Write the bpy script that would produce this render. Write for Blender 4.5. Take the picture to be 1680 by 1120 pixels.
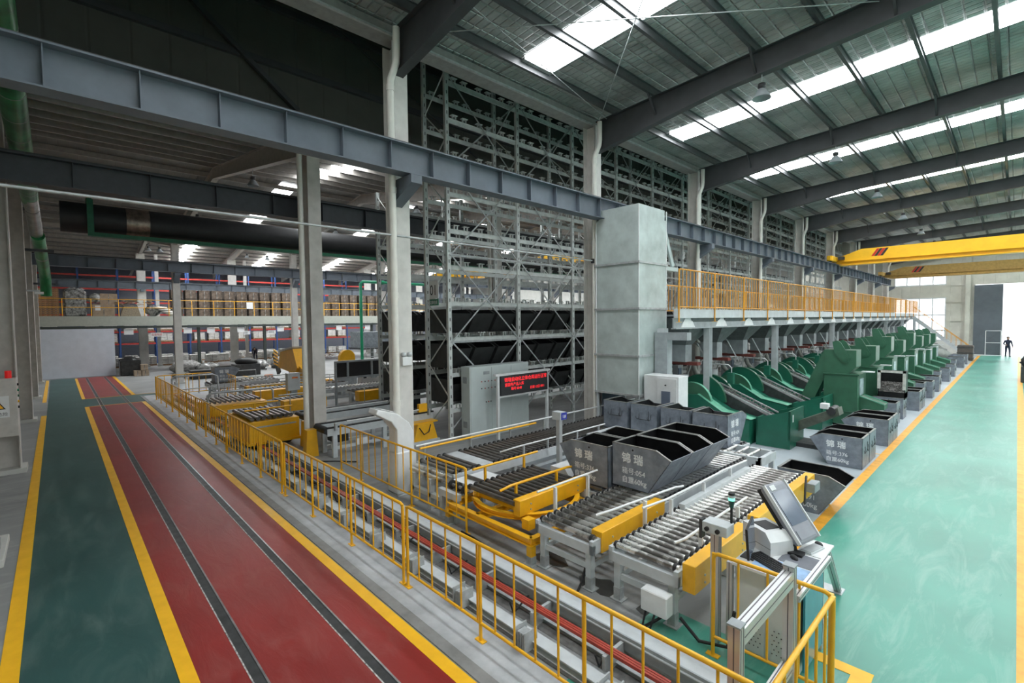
import bpy, bmesh, math, random
from mathutils import Vector, Matrix
for o in list(bpy.data.objects): bpy.data.objects.remove(o, do_unlink=True)
S = bpy.context.scene; COL = S.collection
PI = math.pi
# ---------------------------------------------------------------- camera, sky, exposure
cd = bpy.data.cameras.new('camera'); cam = bpy.data.objects.new('camera', cd); COL.objects.link(cam)
cd.sensor_width = 36; cd.lens = 36*787/1680; cd.clip_end = 400; cd.clip_start = .05
cam.location = (0, 0, 3.7)
yw, pt, rl = math.radians(46.5), math.radians(2.5), math.radians(.6)
F = Vector((-math.sin(yw), math.cos(yw), 0)); Rt = Vector((math.cos(yw), math.sin(yw), 0)); D = Vector((0, 0, -1))
F2 = F*math.cos(pt)+D*math.sin(pt); D2 = D*math.cos(pt)-F*math.sin(pt)
R3 = Rt*math.cos(rl)+D2*math.sin(rl); D3 = D2*math.cos(rl)-Rt*math.sin(rl)
cam.rotation_euler = Matrix((R3, -D3, -F2)).transposed().to_euler()
S.camera = cam
W = bpy.data.worlds.new('overcast_sky'); S.world = W; W.use_nodes = True
W.node_tree.nodes['Background'].inputs[0].default_value = (.93, .97, 1, 1)
W.node_tree.nodes['Background'].inputs[1].default_value = 2.4
S.view_settings.view_transform = 'Standard'; S.view_settings.look = 'None'
S.view_settings.gamma = 1; S.view_settings.use_curve_mapping = False
S.view_settings.exposure = .28
KA, KB, KC, KW = 14.0, 11.0, 34.0, 1.5      # radiance of the daylit panes: main roof strips, middle hall strips, far hall strips, right wall windows
def daylight(name, loc, sx, sy, rad, rot=(0, 0, 0)):
    """milky daylit pane, filling a real opening in roof or wall"""
    key = 'milky_pane_%g' % rad; m = bpy.data.materials.get(key)
    if not m:
        m = bpy.data.materials.new(key); m.use_nodes = True; nt = m.node_tree; b = nt.nodes['Principled BSDF']
        b.inputs['Base Color'].default_value = (.8, .85, .85, 1); b.inputs['Emission Color'].default_value = (.94, .98, 1, 1); b.inputs['Emission Strength'].default_value = rad
    me = bpy.data.meshes.new(name); me.from_pydata([(-sx/2, -sy/2, 0), (-sx/2, sy/2, 0), (sx/2, sy/2, 0), (sx/2, -sy/2, 0), (-sx/2, -sy/2, .01), (-sx/2, sy/2, .01), (sx/2, sy/2, .01), (sx/2, -sy/2, .01)], [], [(0, 1, 2, 3), (7, 6, 5, 4), (0, 4, 5, 1), (1, 5, 6, 2), (2, 6, 7, 3), (3, 7, 4, 0)])
    me.materials.append(m)
    o = bpy.data.objects.new(name, me); COL.objects.link(o); o.location = loc; o.rotation_euler = rot; o['kind'] = 'structure'
    return o
SA, SB = .055, .13                         # roof slopes
def zA(x): return 10.02+SA*((x+9.3) if x < 1.8 else (12.9-x))
def zB(x): return 9.45+SB*((-14-x) if x > -25 else (x+36))
def zC(x): return 9.45+SB*((-36-x) if x > -48 else (x+60))
YB = [5.45+7*k for k in range(-1, 9)]      # bay lines
for k in range(0, 9):                      # roof strip daylight, main hall
    y = 5.45+7*k-3.5
    a = math.atan(SA)
    daylight('window_roof', (-3.3, y+.02, zA(-3.3)-.005), 10.1, 1.08, KA if k else KA*.62, (0, -a, 0))
    daylight('window_roof', (7.2, y+.02, zA(7.2)-.005), 10.2, 1.08, KA if k else KA*.62, (0, a, 0))
for k in range(1, 8):
    y = 5.45+7*k-3.5
    a = math.atan(SB)
    for (x, s) in ((-19.8, 1), (-30.3, -1)):
        daylight('window_roof', (x, y, zB(x)-.01), 8.5, .9, KB, (0, s*a, 0))
    for (x, s) in ((-42.3, 1), (-54, -1)):
        daylight('window_roof', (x, y, zC(x)-.01), 8.5, .9, KC, (0, s*a, 0))
for k in range(0, 9):                      # windows of the right wall
    daylight('window_right', (13.1, 5.45+7*k-3.5, 3.6), 4.0, 5.2, KW, (0, PI/2, 0))
# ---------------------------------------------------------------- materials
MATS = {}
def mat(name, col, rough=.5, metal=0, noise=.12, nscale=6, bump=0, bscale=30, spec=.5, col2=None, thr=None, emit=0, coat=0):
    if name in MATS: return MATS[name]
    m = bpy.data.materials.new(name); m.use_nodes = True; nt = m.node_tree; N = nt.nodes; L = nt.links
    b = N['Principled BSDF']; b.inputs['Roughness'].default_value = rough; b.inputs['Metallic'].default_value = metal
    b.inputs['Specular IOR Level'].default_value = spec
    if coat: b.inputs['Coat Weight'].default_value = coat; b.inputs['Coat Roughness'].default_value = .12
    tc = N.new('ShaderNodeTexCoord')
    c = tuple(col)+(1,)
    if noise or col2:
        n = N.new('ShaderNodeTexNoise'); n.inputs['Scale'].default_value = nscale; n.inputs['Detail'].default_value = 5; n.inputs['Roughness'].default_value = .6
        L.new(tc.outputs['Object'], n.inputs['Vector'])
        r = N.new('ShaderNodeValToRGB'); L.new(n.outputs['Fac'], r.inputs[0])
        d = tuple(col2)+(1,) if col2 else tuple(max(0, v*(1-noise*2)) for v in col)+(1,)
        e = c if col2 else tuple(min(1, v*(1+noise*.6)) for v in col)+(1,)
        t = thr or (.3, .7)
        r.color_ramp.elements[0].position = t[0]; r.color_ramp.elements[1].position = t[1]
        r.color_ramp.elements[0].color = d; r.color_ramp.elements[1].color = e
        L.new(r.outputs[0], b.inputs['Base Color'])
        mr = N.new('ShaderNodeMapRange'); mr.inputs[3].default_value = min(1, rough*1.2); mr.inputs[4].default_value = rough*.85
        L.new(n.outputs['Fac'], mr.inputs[0]); L.new(mr.outputs[0], b.inputs['Roughness'])
    else: b.inputs['Base Color'].default_value = c
    if bump:
        n2 = N.new('ShaderNodeTexNoise'); n2.inputs['Scale'].default_value = bscale; n2.inputs['Detail'].default_value = 3
        L.new(tc.outputs['Object'], n2.inputs['Vector'])
        bp = N.new('ShaderNodeBump'); bp.inputs['Strength'].default_value = bump; bp.inputs['Distance'].default_value = .02
        L.new(n2.outputs['Fac'], bp.inputs['Height']); L.new(bp.outputs[0], b.inputs['Normal'])
    if emit:
        b.inputs['Emission Color'].default_value = c; b.inputs['Emission Strength'].default_value = emit
    MATS[name] = m; return m
def ribbed(name, col, axis, pitch, rough=.5, metal=0, amp=.5, dark=.85):
    """sheet cladding: ribs every `pitch` metres along an object axis"""
    m = mat(name, col, rough, metal, noise=.08, nscale=1.3); nt = m.node_tree; N = nt.nodes; L = nt.links
    tc = N.new('ShaderNodeTexCoord'); sp = N.new('ShaderNodeSeparateXYZ'); L.new(tc.outputs['Object'], sp.inputs[0])
    mu = N.new('ShaderNodeMath'); mu.operation = 'MULTIPLY'; mu.inputs[1].default_value = 1/pitch; L.new(sp.outputs[axis], mu.inputs[0])
    fr = N.new('ShaderNodeMath'); fr.operation = 'FRACT'; L.new(mu.outputs[0], fr.inputs[0])
    cr = N.new('ShaderNodeValToRGB'); L.new(fr.outputs[0], cr.inputs[0])
    e = cr.color_ramp.elements; e[0].position = 0; e[0].color = (0, 0, 0, 1); e[1].position = .06; e[1].color = (1, 1, 1, 1)
    x = e.new(.94); x.color = (1, 1, 1, 1); x = e.new(1.0); x.color = (0, 0, 0, 1)
    bp = N.new('ShaderNodeBump'); bp.inputs['Strength'].default_value = amp; bp.inputs['Distance'].default_value = .03
    L.new(cr.outputs[0], bp.inputs['Height']); L.new(bp.outputs[0], N['Principled BSDF'].inputs['Normal'])
    return m
def floorpaint(name, col, rough, scuff, samt=.5, sscale=(1.2, .35), bump=.04):
    """coated floor: cloudy wear, stretched scuffs, uneven gloss"""
    m = bpy.data.materials.new(name); m.use_nodes = True; nt = m.node_tree; N = nt.nodes; L = nt.links
    b = N['Principled BSDF']; tc = N.new('ShaderNodeTexCoord')
    mp = N.new('ShaderNodeMapping'); mp.inputs['Scale'].default_value = (sscale[0], sscale[1], 1); L.new(tc.outputs['Object'], mp.inputs[0])
    n1 = N.new('ShaderNodeTexNoise'); n1.inputs['Scale'].default_value = 2.2; n1.inputs['Detail'].default_value = 9; n1.inputs['Roughness'].default_value = .68; n1.inputs['Distortion'].default_value = .7
    L.new(mp.outputs[0], n1.inputs['Vector'])
    r1 = N.new('ShaderNodeValToRGB'); r1.color_ramp.elements[0].position = .48; r1.color_ramp.elements[1].position = .78
    r1.color_ramp.elements[0].color = (0, 0, 0, 1); r1.color_ramp.elements[1].color = (samt, samt, samt, 1); L.new(n1.outputs['Fac'], r1.inputs[0])
    n2 = N.new('ShaderNodeTexNoise'); n2.inputs['Scale'].default_value = .55; n2.inputs['Detail'].default_value = 4; L.new(tc.outputs['Object'], n2.inputs['Vector'])
    r2 = N.new('ShaderNodeValToRGB'); r2.color_ramp.elements[0].position = .3; r2.color_ramp.elements[1].position = .72
    r2.color_ramp.elements[0].color = tuple(v*.8 for v in col)+(1,); r2.color_ramp.elements[1].color = tuple(min(1, v*1.15) for v in col)+(1,)
    L.new(n2.outputs['Fac'], r2.inputs[0])
    mx = N.new('ShaderNodeMix'); mx.data_type = 'RGBA'; L.new(r1.outputs[0], mx.inputs[0]); L.new(r2.outputs[0], mx.inputs[6]); mx.inputs[7].default_value = tuple(scuff)+(1,)
    L.new(mx.outputs[2], b.inputs['Base Color'])
    mr = N.new('ShaderNodeMapRange'); mr.inputs[3].default_value = rough; mr.inputs[4].default_value = min(1, rough+.25); L.new(n1.outputs['Fac'], mr.inputs[0]); L.new(mr.outputs[0], b.inputs['Roughness'])
    bp = N.new('ShaderNodeBump'); bp.inputs['Strength'].default_value = bump; bp.inputs['Distance'].default_value = .05; L.new(n1.outputs['Fac'], bp.inputs['Height']); L.new(bp.outputs[0], b.inputs['Normal'])
    MATS[name] = m; return m
M_conc = floorpaint('floor_concrete', (.28, .285, .285), .42, (.56, .55, .54), .55)
M_epoxy = floorpaint('floor_grey_coat', (.42, .47, .51), .3, (.58, .6, .61), .4)
M_green = floorpaint('floor_green_coat', (.07, .31, .235), .2, (.3, .5, .43), .7, (1.6, .3))
M_dkgreen = floorpaint('floor_teal_coat', (.03, .088, .083), .3, (.13, .2, .18), .7, (.35, 1.1), .08)
M_red = floorpaint('floor_red_coat', (.26, .016, .014), .3, (.38, .15, .13), .4, (.5, 1.8), .16)
M_yline = mat('line_yellow', (1, .52, .012), .42, noise=.06, nscale=4)
M_oline = mat('line_orange', (.86, .4, .03), .4, noise=.12, nscale=5)
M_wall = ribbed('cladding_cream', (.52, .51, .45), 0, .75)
M_walld = ribbed('cladding_cream_shaded', (.085, .085, .075), 1, .75)  # the cream cladding with the dimness of the high bay put into its colour
M_wallb = mat('wall_plaster', (.6, .6, .57), .8, noise=.06, nscale=2)
M_panel = mat('partition_blue_grey', (.62, .66, .74), .5, noise=.05, nscale=2)
M_colw = mat('paint_column_white', (.68, .66, .63), .5, noise=.08, nscale=3)
M_colg = mat('paint_column_warm', (.6, .57, .54), .55, noise=.1, nscale=3)
M_pipe = mat('pvc_white', (.78, .76, .71), .35, noise=.04)
M_girder = mat('girder_slate', (.13, .155, .19), .45, noise=.1, nscale=2)
M_gird2 = mat('girder_slate_shaded', (.045, .05, .06), .5, noise=.1)  # slate girder paint darkened, shade of the middle hall held in the colour
M_raft = mat('rafter_dark_grey', (.055, .058, .063), .5, noise=.1, nscale=2)
M_purl = mat('purlin_grey', (.085, .088, .092), .4, metal=.2, noise=.1)
M_purlb = mat('purlin_warm', (.42, .39, .36), .5, noise=.1)
M_gal = mat('galvanised_steel', (.5, .52, .53), .42, metal=.3, noise=.15, nscale=8)
M_rack = mat('rack_grey', (.66, .69, .68), .45, metal=.1, noise=.1, nscale=5)
M_yel = mat('paint_yellow', (.92, .47, .012), .38, noise=.06, nscale=5, coat=.2)
M_yel2 = mat('paint_yellow_orange', (.74, .32, .015), .4, noise=.08, nscale=4)
M_yelcr = mat('crane_yellow', (.85, .47, .02), .4, noise=.06, nscale=2)
M_ltgrey = mat('machine_light_grey', (.56, .59, .61), .42, noise=.08, nscale=4)
M_grey = mat('machine_grey', (.35, .38, .4), .45, noise=.12, nscale=4)
M_white = mat('paint_white', (.78, .79, .8), .35, noise=.04)
M_pale = mat('cabinet_pale_green_grey', (.56, .62, .62), .4, noise=.04, nscale=2)
M_tower = mat('tower_sheet', (.54, .61, .6), .42, metal=.15, noise=.14, nscale=1.6)
M_roller = mat('roller_steel', (.75, .74, .72), .28, metal=.85, noise=.25, nscale=3.5, col2=(.2, .19, .18), thr=(.4, .5))
M_rollerd = mat('roller_dark', (.2, .19, .18), .3, metal=.8, noise=.2)
M_blk = mat('black_rubber', (.018, .018, .02), .55, noise=.1)
M_dk = mat('dark_steel', (.06, .062, .065), .5, metal=.3, noise=.2)
M_bin = mat('bin_paint_grey', (.24, .27, .325), .45, metal=.1, noise=.2, nscale=5, bump=.08)
M_bink = mat('bin_paint_black', (.035, .036, .037), .55, noise=.2, nscale=4)
M_liner = mat('steel_near_black', (.014, .014, .016), .38, metal=.2, noise=.3, nscale=7)  # near-black steel for bin insides, holes and hopper sheets
M_rim = mat('bin_rim_bare', (.30, .30, .29), .4, metal=.4, noise=.25, nscale=12)
M_letter = mat('stencil_white', (.85, .87, .9), .6, noise=.15, nscale=25)
M_grn = mat('machine_green', (.04, .135, .08), .38, noise=.1, nscale=3, coat=.2)
M_grn2 = mat('machine_teal_green', (.01, .13, .08), .38, noise=.1, nscale=3, coat=.2)
M_grnl = mat('machine_green_top', (.13, .42, .28), .4, noise=.2, nscale=5)
M_duct = mat('duct_green', (.03, .27, .09), .3, metal=.3, noise=.35, nscale=1.5)
M_ductm = mat('duct_bare', (.35, .36, .35), .3, metal=.8, noise=.2, nscale=3)
M_pipeg = mat('pipe_green', (.01, .28, .14), .35, noise=.08)
M_parts = mat('loose_bolts', (.3, .29, .28), .35, metal=.7, noise=.4, nscale=40, bump=1, bscale=60)
M_glass = mat('screen_glass', (.16, .19, .25), .12, noise=.1, nscale=2)
M_alu = mat('aluminium_profile', (.62, .62, .62), .3, metal=.55, noise=.04)
M_aludk = mat('profile_groove', (.12, .11, .13), .5, noise=0)
M_redp = mat('paint_red', (.55, .03, .02), .4, noise=.1)
M_redb = mat('rack_beam_red', (.5, .045, .035), .5, noise=.1)
M_blueb = mat('rack_post_blue', (.03, .08, .25), .5, noise=.1)
M_wood = mat('pallet_wood', (.5, .29, .15), .7, noise=.3, nscale=9)
M_card = mat('cardboard', (.38, .29, .21), .8, noise=.15, nscale=4)
M_film = mat('stretch_film', (.33, .33, .32), .2, noise=.6, nscale=5, bump=.8, bscale=6)
M_bag = mat('sack_white', (.66, .64, .61), .65, noise=.15, nscale=6, bump=.5, bscale=8)
M_sackd = mat('sack_grey', (.30, .29, .28), .7, noise=.4, nscale=7, bump=.5, bscale=8)
M_mezz = mat('mezzanine_fascia', (.40, .42, .37), .55, noise=.05)
M_led = mat('led_panel', (.035, .036, .04), .6, noise=0)
M_ledr = mat('led_red', (1, .03, .04), .5, noise=0, emit=.9)
M_blue = mat('sign_blue', (.02, .03, .3), .4, noise=0)
M_orange = mat('paint_orange', (.75, .2, .05), .5, noise=.1)
M_cloth = mat('work_clothes_navy', (.025, .03, .06), .9, noise=.2, nscale=12)
M_skin = mat('skin', (.45, .27, .2), .6, noise=.05)
M_hair = mat('hair_black', (.015, .013, .012), .7, noise=.1)
# ---------------------------------------------------------------- mesh helpers
class B:
    def __init__(s): s.v = []; s.f = []; s.sm = []
    def add(s, vs, fs, smooth=False):
        n = len(s.v); s.v += [tuple(v) for v in vs]; s.f += [tuple(i+n for i in f) for f in fs]; s.sm += [smooth]*len(fs); return s
    def box(s, x0, x1, y0, y1, z0, z1, c=0):
        if c:  # chamfered box
            def ring(x0, x1, y0, y1, z): return [(x0+c, y0, z), (x1-c, y0, z), (x1, y0+c, z), (x1, y1-c, z), (x1-c, y1, z), (x0+c, y1, z), (x0, y1-c, z), (x0, y0+c, z)]
            V = [(x, y, z) for (x, y, z) in [((a[0]-(x0+x1)/2)*(1-2*c/(x1-x0))+(x0+x1)/2, (a[1]-(y0+y1)/2)*(1-2*c/(y1-y0))+(y0+y1)/2, z0) for a in ring(x0, x1, y0, y1, 0)]]
            V += ring(x0, x1, y0, y1, z0+c)+ring(x0, x1, y0, y1, z1-c)
            V += [((a[0]-(x0+x1)/2)*(1-2*c/(x1-x0))+(x0+x1)/2, (a[1]-(y0+y1)/2)*(1-2*c/(y1-y0))+(y0+y1)/2, z1) for a in ring(x0, x1, y0, y1, 0)]
            Fc = [tuple(range(7, -1, -1)), tuple(range(24, 32))]
            for r in range(3):
                for i in range(8): j = (i+1) % 8; Fc.append((r*8+i, r*8+j, r*8+8+j, r*8+8+i))
            return s.add(V, Fc)
        return s.add([(x0, y0, z0), (x1, y0, z0), (x1, y1, z0), (x0, y1, z0), (x0, y0, z1), (x1, y0, z1), (x1, y1, z1), (x0, y1, z1)],
                     [(3, 2, 1, 0), (4, 5, 6, 7), (0, 1, 5, 4), (1, 2, 6, 5), (2, 3, 7, 6), (3, 0, 4, 7)])
    def bar(s, p, q, w, h, up=(0, 0, 1)):
        p = Vector(p); q = Vector(q); d = (q-p).normalized(); u = Vector(up)
        if abs(d.dot(u)) > .99: u = Vector((1, 0, 0))
        r = d.cross(u).normalized(); u = r.cross(d)
        V = [c+r*a*w/2+u*b*h/2 for c in (p, q) for a, b in ((-1, -1), (1, -1), (1, 1), (-1, 1))]
        return s.add(V, [(0, 1, 2, 3), (7, 6, 5, 4), (0, 4, 5, 1), (1, 5, 6, 2), (2, 6, 7, 3), (3, 7, 4, 0)])
    def tube(s, pts, r, n=8, r1=None, cap=True):
        pts = [Vector(p) for p in pts]; rs = [r]*len(pts) if not isinstance(r, (list, tuple)) else r
        if r1 is not None: rs = [r, r1]
        V = []; Fc = []; pu = None
        for i, p in enumerate(pts):
            d = (pts[min(i+1, len(pts)-1)]-pts[max(i-1, 0)]).normalized()
            if pu is None: pu = Vector((0, 0, 1)) if abs(d.z) < .9 else Vector((1, 0, 0))
            a = d.cross(pu).normalized(); b = a.cross(d); pu = b
            V += [p+a*rs[i]*math.cos(t)+b*rs[i]*math.sin(t) for t in [2*PI*k/n for k in range(n)]]
        for i in range(len(pts)-1):
            for k in range(n): j = (k+1) % n; Fc.append((i*n+j, i*n+k, (i+1)*n+k, (i+1)*n+j))
        s.add(V, Fc, True)
        if cap: s.add(V[:n], [tuple(range(n))]); s.add(V[-n:], [tuple(range(n-1, -1, -1))])
        return s
    def prism(s, poly, a0, a1, ax):
        """extrude 2-D polygon along axis ax ('x': poly=(y,z), 'y': poly=(x,z), 'z': poly=(x,y))"""
        def P(p, a): return (a, p[0], p[1]) if ax == 'x' else (p[0], a, p[1]) if ax == 'y' else (p[0], p[1], a)
        n = len(poly); V = [P(p, a0) for p in poly]+[P(p, a1) for p in poly]
        Fc = [tuple(range(n)), tuple(range(2*n-1, n-1, -1))]+[(i, i+n, (i+1) % n+n, (i+1) % n) for i in range(n)]
        return s.add(V, Fc)
    def lathe(s, c, prof, n=16, smooth=True):
        V = [(c[0]+r*math.cos(2*PI*k/n), c[1]+r*math.sin(2*PI*k/n), c[2]+z) for r, z in prof for k in range(n)]
        Fc = [(i*n+k, i*n+(k+1) % n, (i+1)*n+(k+1) % n, (i+1)*n+k) for i in range(len(prof)-1) for k in range(n)]
        return s.add(V, Fc, smooth)
    def blob(s, c, r, seed=0, amp=.15, n=8, m=5):
        rd = random.Random(seed); V = []
        for j in range(m+1):
            t = PI*j/m
            for k in range(n):
                w = 1+amp*(rd.random()-.5)*2
                V.append((c[0]+r[0]*math.sin(t)*math.cos(2*PI*k/n)*w, c[1]+r[1]*math.sin(t)*math.sin(2*PI*k/n)*w, c[2]+r[2]*math.cos(t)*w))
        return s.add(V, [(j*n+k, (j+1)*n+k, (j+1)*n+(k+1) % n, j*n+(k+1) % n) for j in range(m) for k in range(n)], True)
    def ibeam(s, p, q, w, h, tf=.02, tw=.012, up=(0, 0, 1)):
        p = Vector(p); q = Vector(q); d = (q-p).normalized(); u = Vector(up); r = d.cross(u).normalized(); u = r.cross(d)
        s.bar(p+u*(h/2-tf/2), q+u*(h/2-tf/2), w, tf, up); s.bar(p-u*(h/2-tf/2), q-u*(h/2-tf/2), w, tf, up); s.bar(p, q, tw, h-2*tf, up)
        return s
    def build(s, name, m, parent=None, org=None):
        me = bpy.data.meshes.new(name)
        if org is None and parent is not None: org = PL(parent)
        if org is None: org = (0, 0, 0)
        me.from_pydata([(v[0]-org[0], v[1]-org[1], v[2]-org[2]) for v in s.v], [], s.f)
        if any(s.sm): me.polygons.foreach_set('use_smooth', s.sm)
        bm = bmesh.new(); bm.from_mesh(me); bmesh.ops.recalc_face_normals(bm, faces=bm.faces); bm.to_mesh(me); bm.free()
        me.materials.append(m)
        o = bpy.data.objects.new(name, me); COL.objects.link(o)
        if parent is not None: o.parent = parent
        else: o.location = org
        return o
def PL(o):
    v = Vector(o.location)
    while o.parent: o = o.parent; v += o.location
    return v
def thing(name, label, cat, loc=(0, 0, 0), group=None, rz=0):
    o = bpy.data.objects.new(name, None); COL.objects.link(o); o.location = loc; o.rotation_euler[2] = rz
    o.empty_display_size = .1; o['label'] = label; o['category'] = cat
    if group: o['group'] = group
    return o
def one(b, name, m, label, cat, org, group=None):
    o = b.build(name, m, None, org); o['label'] = label; o['category'] = cat
    if group: o['group'] = group
    return o
def struct(b, name, m, parent=None, org=None):
    o = b.build(name, m, parent, org)
    if parent is None: o['kind'] = 'structure'
    return o
def dup(t, loc, label, group=None, rz=None):
    r = t.copy(); COL.objects.link(r); r.location = loc; r['label'] = label
    if rz is not None: r.rotation_euler[2] = rz
    if group: r['group'] = group
    for ch in list(t.children):
        c = ch.copy(); COL.objects.link(c); c.parent = r
        for gch in list(ch.children):
            d = gch.copy(); COL.objects.link(d); d.parent = c
    return r
def rep(o, offs, parent=None):
    """copies of a part, displaced"""
    for d in offs:
        c = o.copy(); COL.objects.link(c); c.parent = parent or o.parent; c.location = Vector(o.location)+Vector(d)
def text(s, size, name, m, parent, loc, rot, align='LEFT', sx=1, thick=.0015, bold=0, sub=None):
    cu = bpy.data.curves.new(name, 'FONT'); cu.body = s; cu.size = size; cu.extrude = thick; cu.align_x = align; cu.offset = bold; cu.resolution_u = 3
    o = bpy.data.objects.new('tmp', cu); COL.objects.link(o); bpy.context.view_layer.update()
    me = bpy.data.meshes.new_from_object(o.evaluated_get(bpy.context.evaluated_depsgraph_get())); bpy.data.objects.remove(o, do_unlink=True)
    for v in me.vertices: v.co.x *= sx
    me.materials.clear(); me.materials.append(m)
    r = bpy.data.objects.new(name, me); COL.objects.link(r)
    if parent is not None: r.parent = parent; r.location = Vector(loc)-PL(parent)
    else: r.location = loc
    r.rotation_euler = rot
    return r
ORD = ['first', 'second', 'third', 'fourth', 'fifth', 'sixth', 'seventh', 'eighth', 'ninth', 'tenth', 'eleventh', 'twelfth', 'thirteenth', 'fourteenth', 'fifteenth', 'sixteenth', 'seventeenth', 'eighteenth', 'nineteenth', 'twentieth']
# ---------------------------------------------------------------- floor
def slab(name, m, x0, x1, y0, y1, z=.0, t=.004):
    b = B(); b.box(x0, x1, y0, y1, z-t, z); return struct(b, name, m)
struct(B().box(-64, 14, -1.6, 64, -.3, 0), 'floor', M_conc)
struct(B().box(-40, 60, 64, 130, -.3, -.02), 'floor', mat('yard_concrete', (.62, .62, .6), .8, noise=.1, nscale=.5))
slab('floor', M_epoxy, -9.0, -2.43, 8.4, 61.5, .003)
slab('floor', M_green, -2.27, 14, -1.6, 62.4, .004)
slab('floor', M_green, -3.1, -2.27, 3.6, 5.55, .004)
slab('floor_line', M_oline, -2.45, -2.27, 8.0, 61.8, .007)
slab('floor_line', M_oline, .08, .27, -1.6, 61.8, .008)
b = B(); b.box(-2.3, -.93, 5.82, 5.98, .004, .009); b.box(-1.1, -.93, 3.6, 5.82, .004, .0088); struct(b, 'floor_line', M_yline)
# lanes toward the far hall
slab('floor', M_dkgreen, -45, 0, -.42, .79, .004); slab('floor', M_dkgreen, -31.9, -29.0, .79, 3.9, .0045)
slab('floor', M_red, -28.9, 0, .93, 2.83, .005); slab('floor', M_red, -45, -32, .9, 2.75, .005)
for y0, y1, x0, x1 in ((-.58, -.42, -27.3, 0), (.79, .94, -28.8, 0), (2.83, 2.98, -28.8, 0), (-.62, -.48, -44.5, -32), (.79, .92, -44.5, -32), (2.75, 2.9, -44.5, -32)):
    slab('floor_line', M_yline, x0, x1, y0, y1, .009)
for x0, x1, y0, y1 in ((-28.8, -28.72, .9, 3.9), (-32.05, -31.97, .8, 7), (-44, -34.5, 9.4, 9.5), (-38, -37.9, 5.6, 9.4), (-52, -34, 13.2, 13.3)):
    slab('floor_line', M_yline, x0, x1, y0, y1, .0095)
# yellow boxes round the bins beside the aisle
for y in (10.9, 12.95, 15.9, 18.6):
    slab('floor_line', M_yline, -3.9, -2.45, y, y+.05, .0085)
for y in (12.9, 16.2): slab('floor_line', M_yline, -4.0, -3.9, y, y+.6, .0086)
# rails sunk in the red lane
for n, y in (('near the green lane', 1.42), ('near the guard fence', 2.38)):
    t = thing('floor_rail', 'long steel rail sunk in the red lane, the one '+n, 'rail', (-22, y, 0), 'rails in the red lane')
    B().box(-44.5, 0, y-.08, y+.02, .004, .0075).build('groove', M_dk, t)
    B().box(-44.5, 0, y+.02, y+.04, .004, .014).build('rail_head', mat('rail_steel', (.42, .41, .42), .3, metal=.7, noise=.2), t)
    B().box(-44.5, 0, y-.095, y-.08, .004, .0085).build('grout_strip', mat('grout_white', (.6, .56, .55), .7, noise=.4, nscale=20), t)
struct(B().box(-31, -1.1, 3.05, 3.62, .0, .012), 'floor', mat('kerb_concrete', (.47, .48, .5), .6, noise=.12, nscale=3, bump=.1))
struct(B().box(-31, -1.1, 3.0, 3.14, .0, .013), 'floor', mat('channel_cover', (.27, .265, .26), .6, noise=.15, nscale=3))
# ---------------------------------------------------------------- walls
struct(B().box(-64, 14, -1.75, -1.6, 0, 14), 'wall_left', M_wall)
w = B()
for (x0, x1, z0, z1) in ((-64, -8.75, 0, 12), (-8.75, -4.85, 0, 1.35), (-8.75, -4.85, 5.45, 6.75), (-8.75, -4.85, 8.3, 12), (-4.85, -2.8, 0, 12), (-2.8, 6, 6.6, 12), (6, 14, 0, 12)):
    w.box(x0, x1, 62.6, 62.8, z0, z1)
struct(w, 'wall_back', M_wall)
w = B(); w.box(-10, -2.8, 62.5, 62.6, 0, 1.3); struct(w, 'baseboard_back', M_wallb)
for i, (z0, z1, nz) in enumerate(((1.35, 5.45, (2.3, 3.8)), (6.75, 8.3, ()))):
    f = B(); f.bar((-8.75, 62.6, z0), (-8.75, 62.6, z1), .08, .08); f.bar((-4.85, 62.6, z0), (-4.85, 62.6, z1), .08, .08)
    for z in (z0, z1)+nz: f.bar((-8.75, 62.6, z), (-4.85, 62.6, z), .08, .12)
    for x in (-7.8, -6.8, -5.8): f.bar((x, 62.6, z0), (x, 62.6, z1), .09, .09)
    wi = struct(f, 'window_%d' % (i+1), M_ltgrey)
dl = B().box(-2.85, -.95, 62.35, 62.5, 0, 6.55)
dr = struct(dl, 'door_1', mat('door_leaf_dark', (.1, .115, .135), .5, noise=.08, nscale=2))
f = B()
for p, q in (((-2.0, 62.33, .05), (-2.0, 62.33, 2.3)), ((-1.0, 62.33, .05), (-1.0, 62.33, 2.3)), ((-2.0, 62.33, 2.3), (-1.0, 62.33, 2.3)), ((-2, 62.33, 1.2), (-1, 62.33, 1.2))): f.bar(p, q, .04, .05)
f.build('wicket_frame', M_white, dr)
B().box(-2.85, -.95, 62.3, 62.36, .0, .08).build('bottom_rail', M_white, dr)
tr = B()
for z in (1.3, 3.2, 5.0, 6.6): tr.box(-4.85, -2.85, 62.5, 62.56, z, z+.1)
for x in (-3.45,): tr.box(x, x+.35, 62.2, 62.55, 0, 10)
struct(tr, 'trim_1', M_wall)
# right wall with a band of windows (beyond the frame, lights the aisle)
w = B(); w.box(13, 13.2, -1.6, 62.8, 0, 1.6); w.box(13, 13.2, -1.6, 62.8, 5.6, 10.2)
for k in range(-1, 9): w.box(13, 13.2, 5.45+7*k-.9, 5.45+7*k+.9, 1.6, 5.6)
struct(w, 'wall_right', M_wallb)
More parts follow.
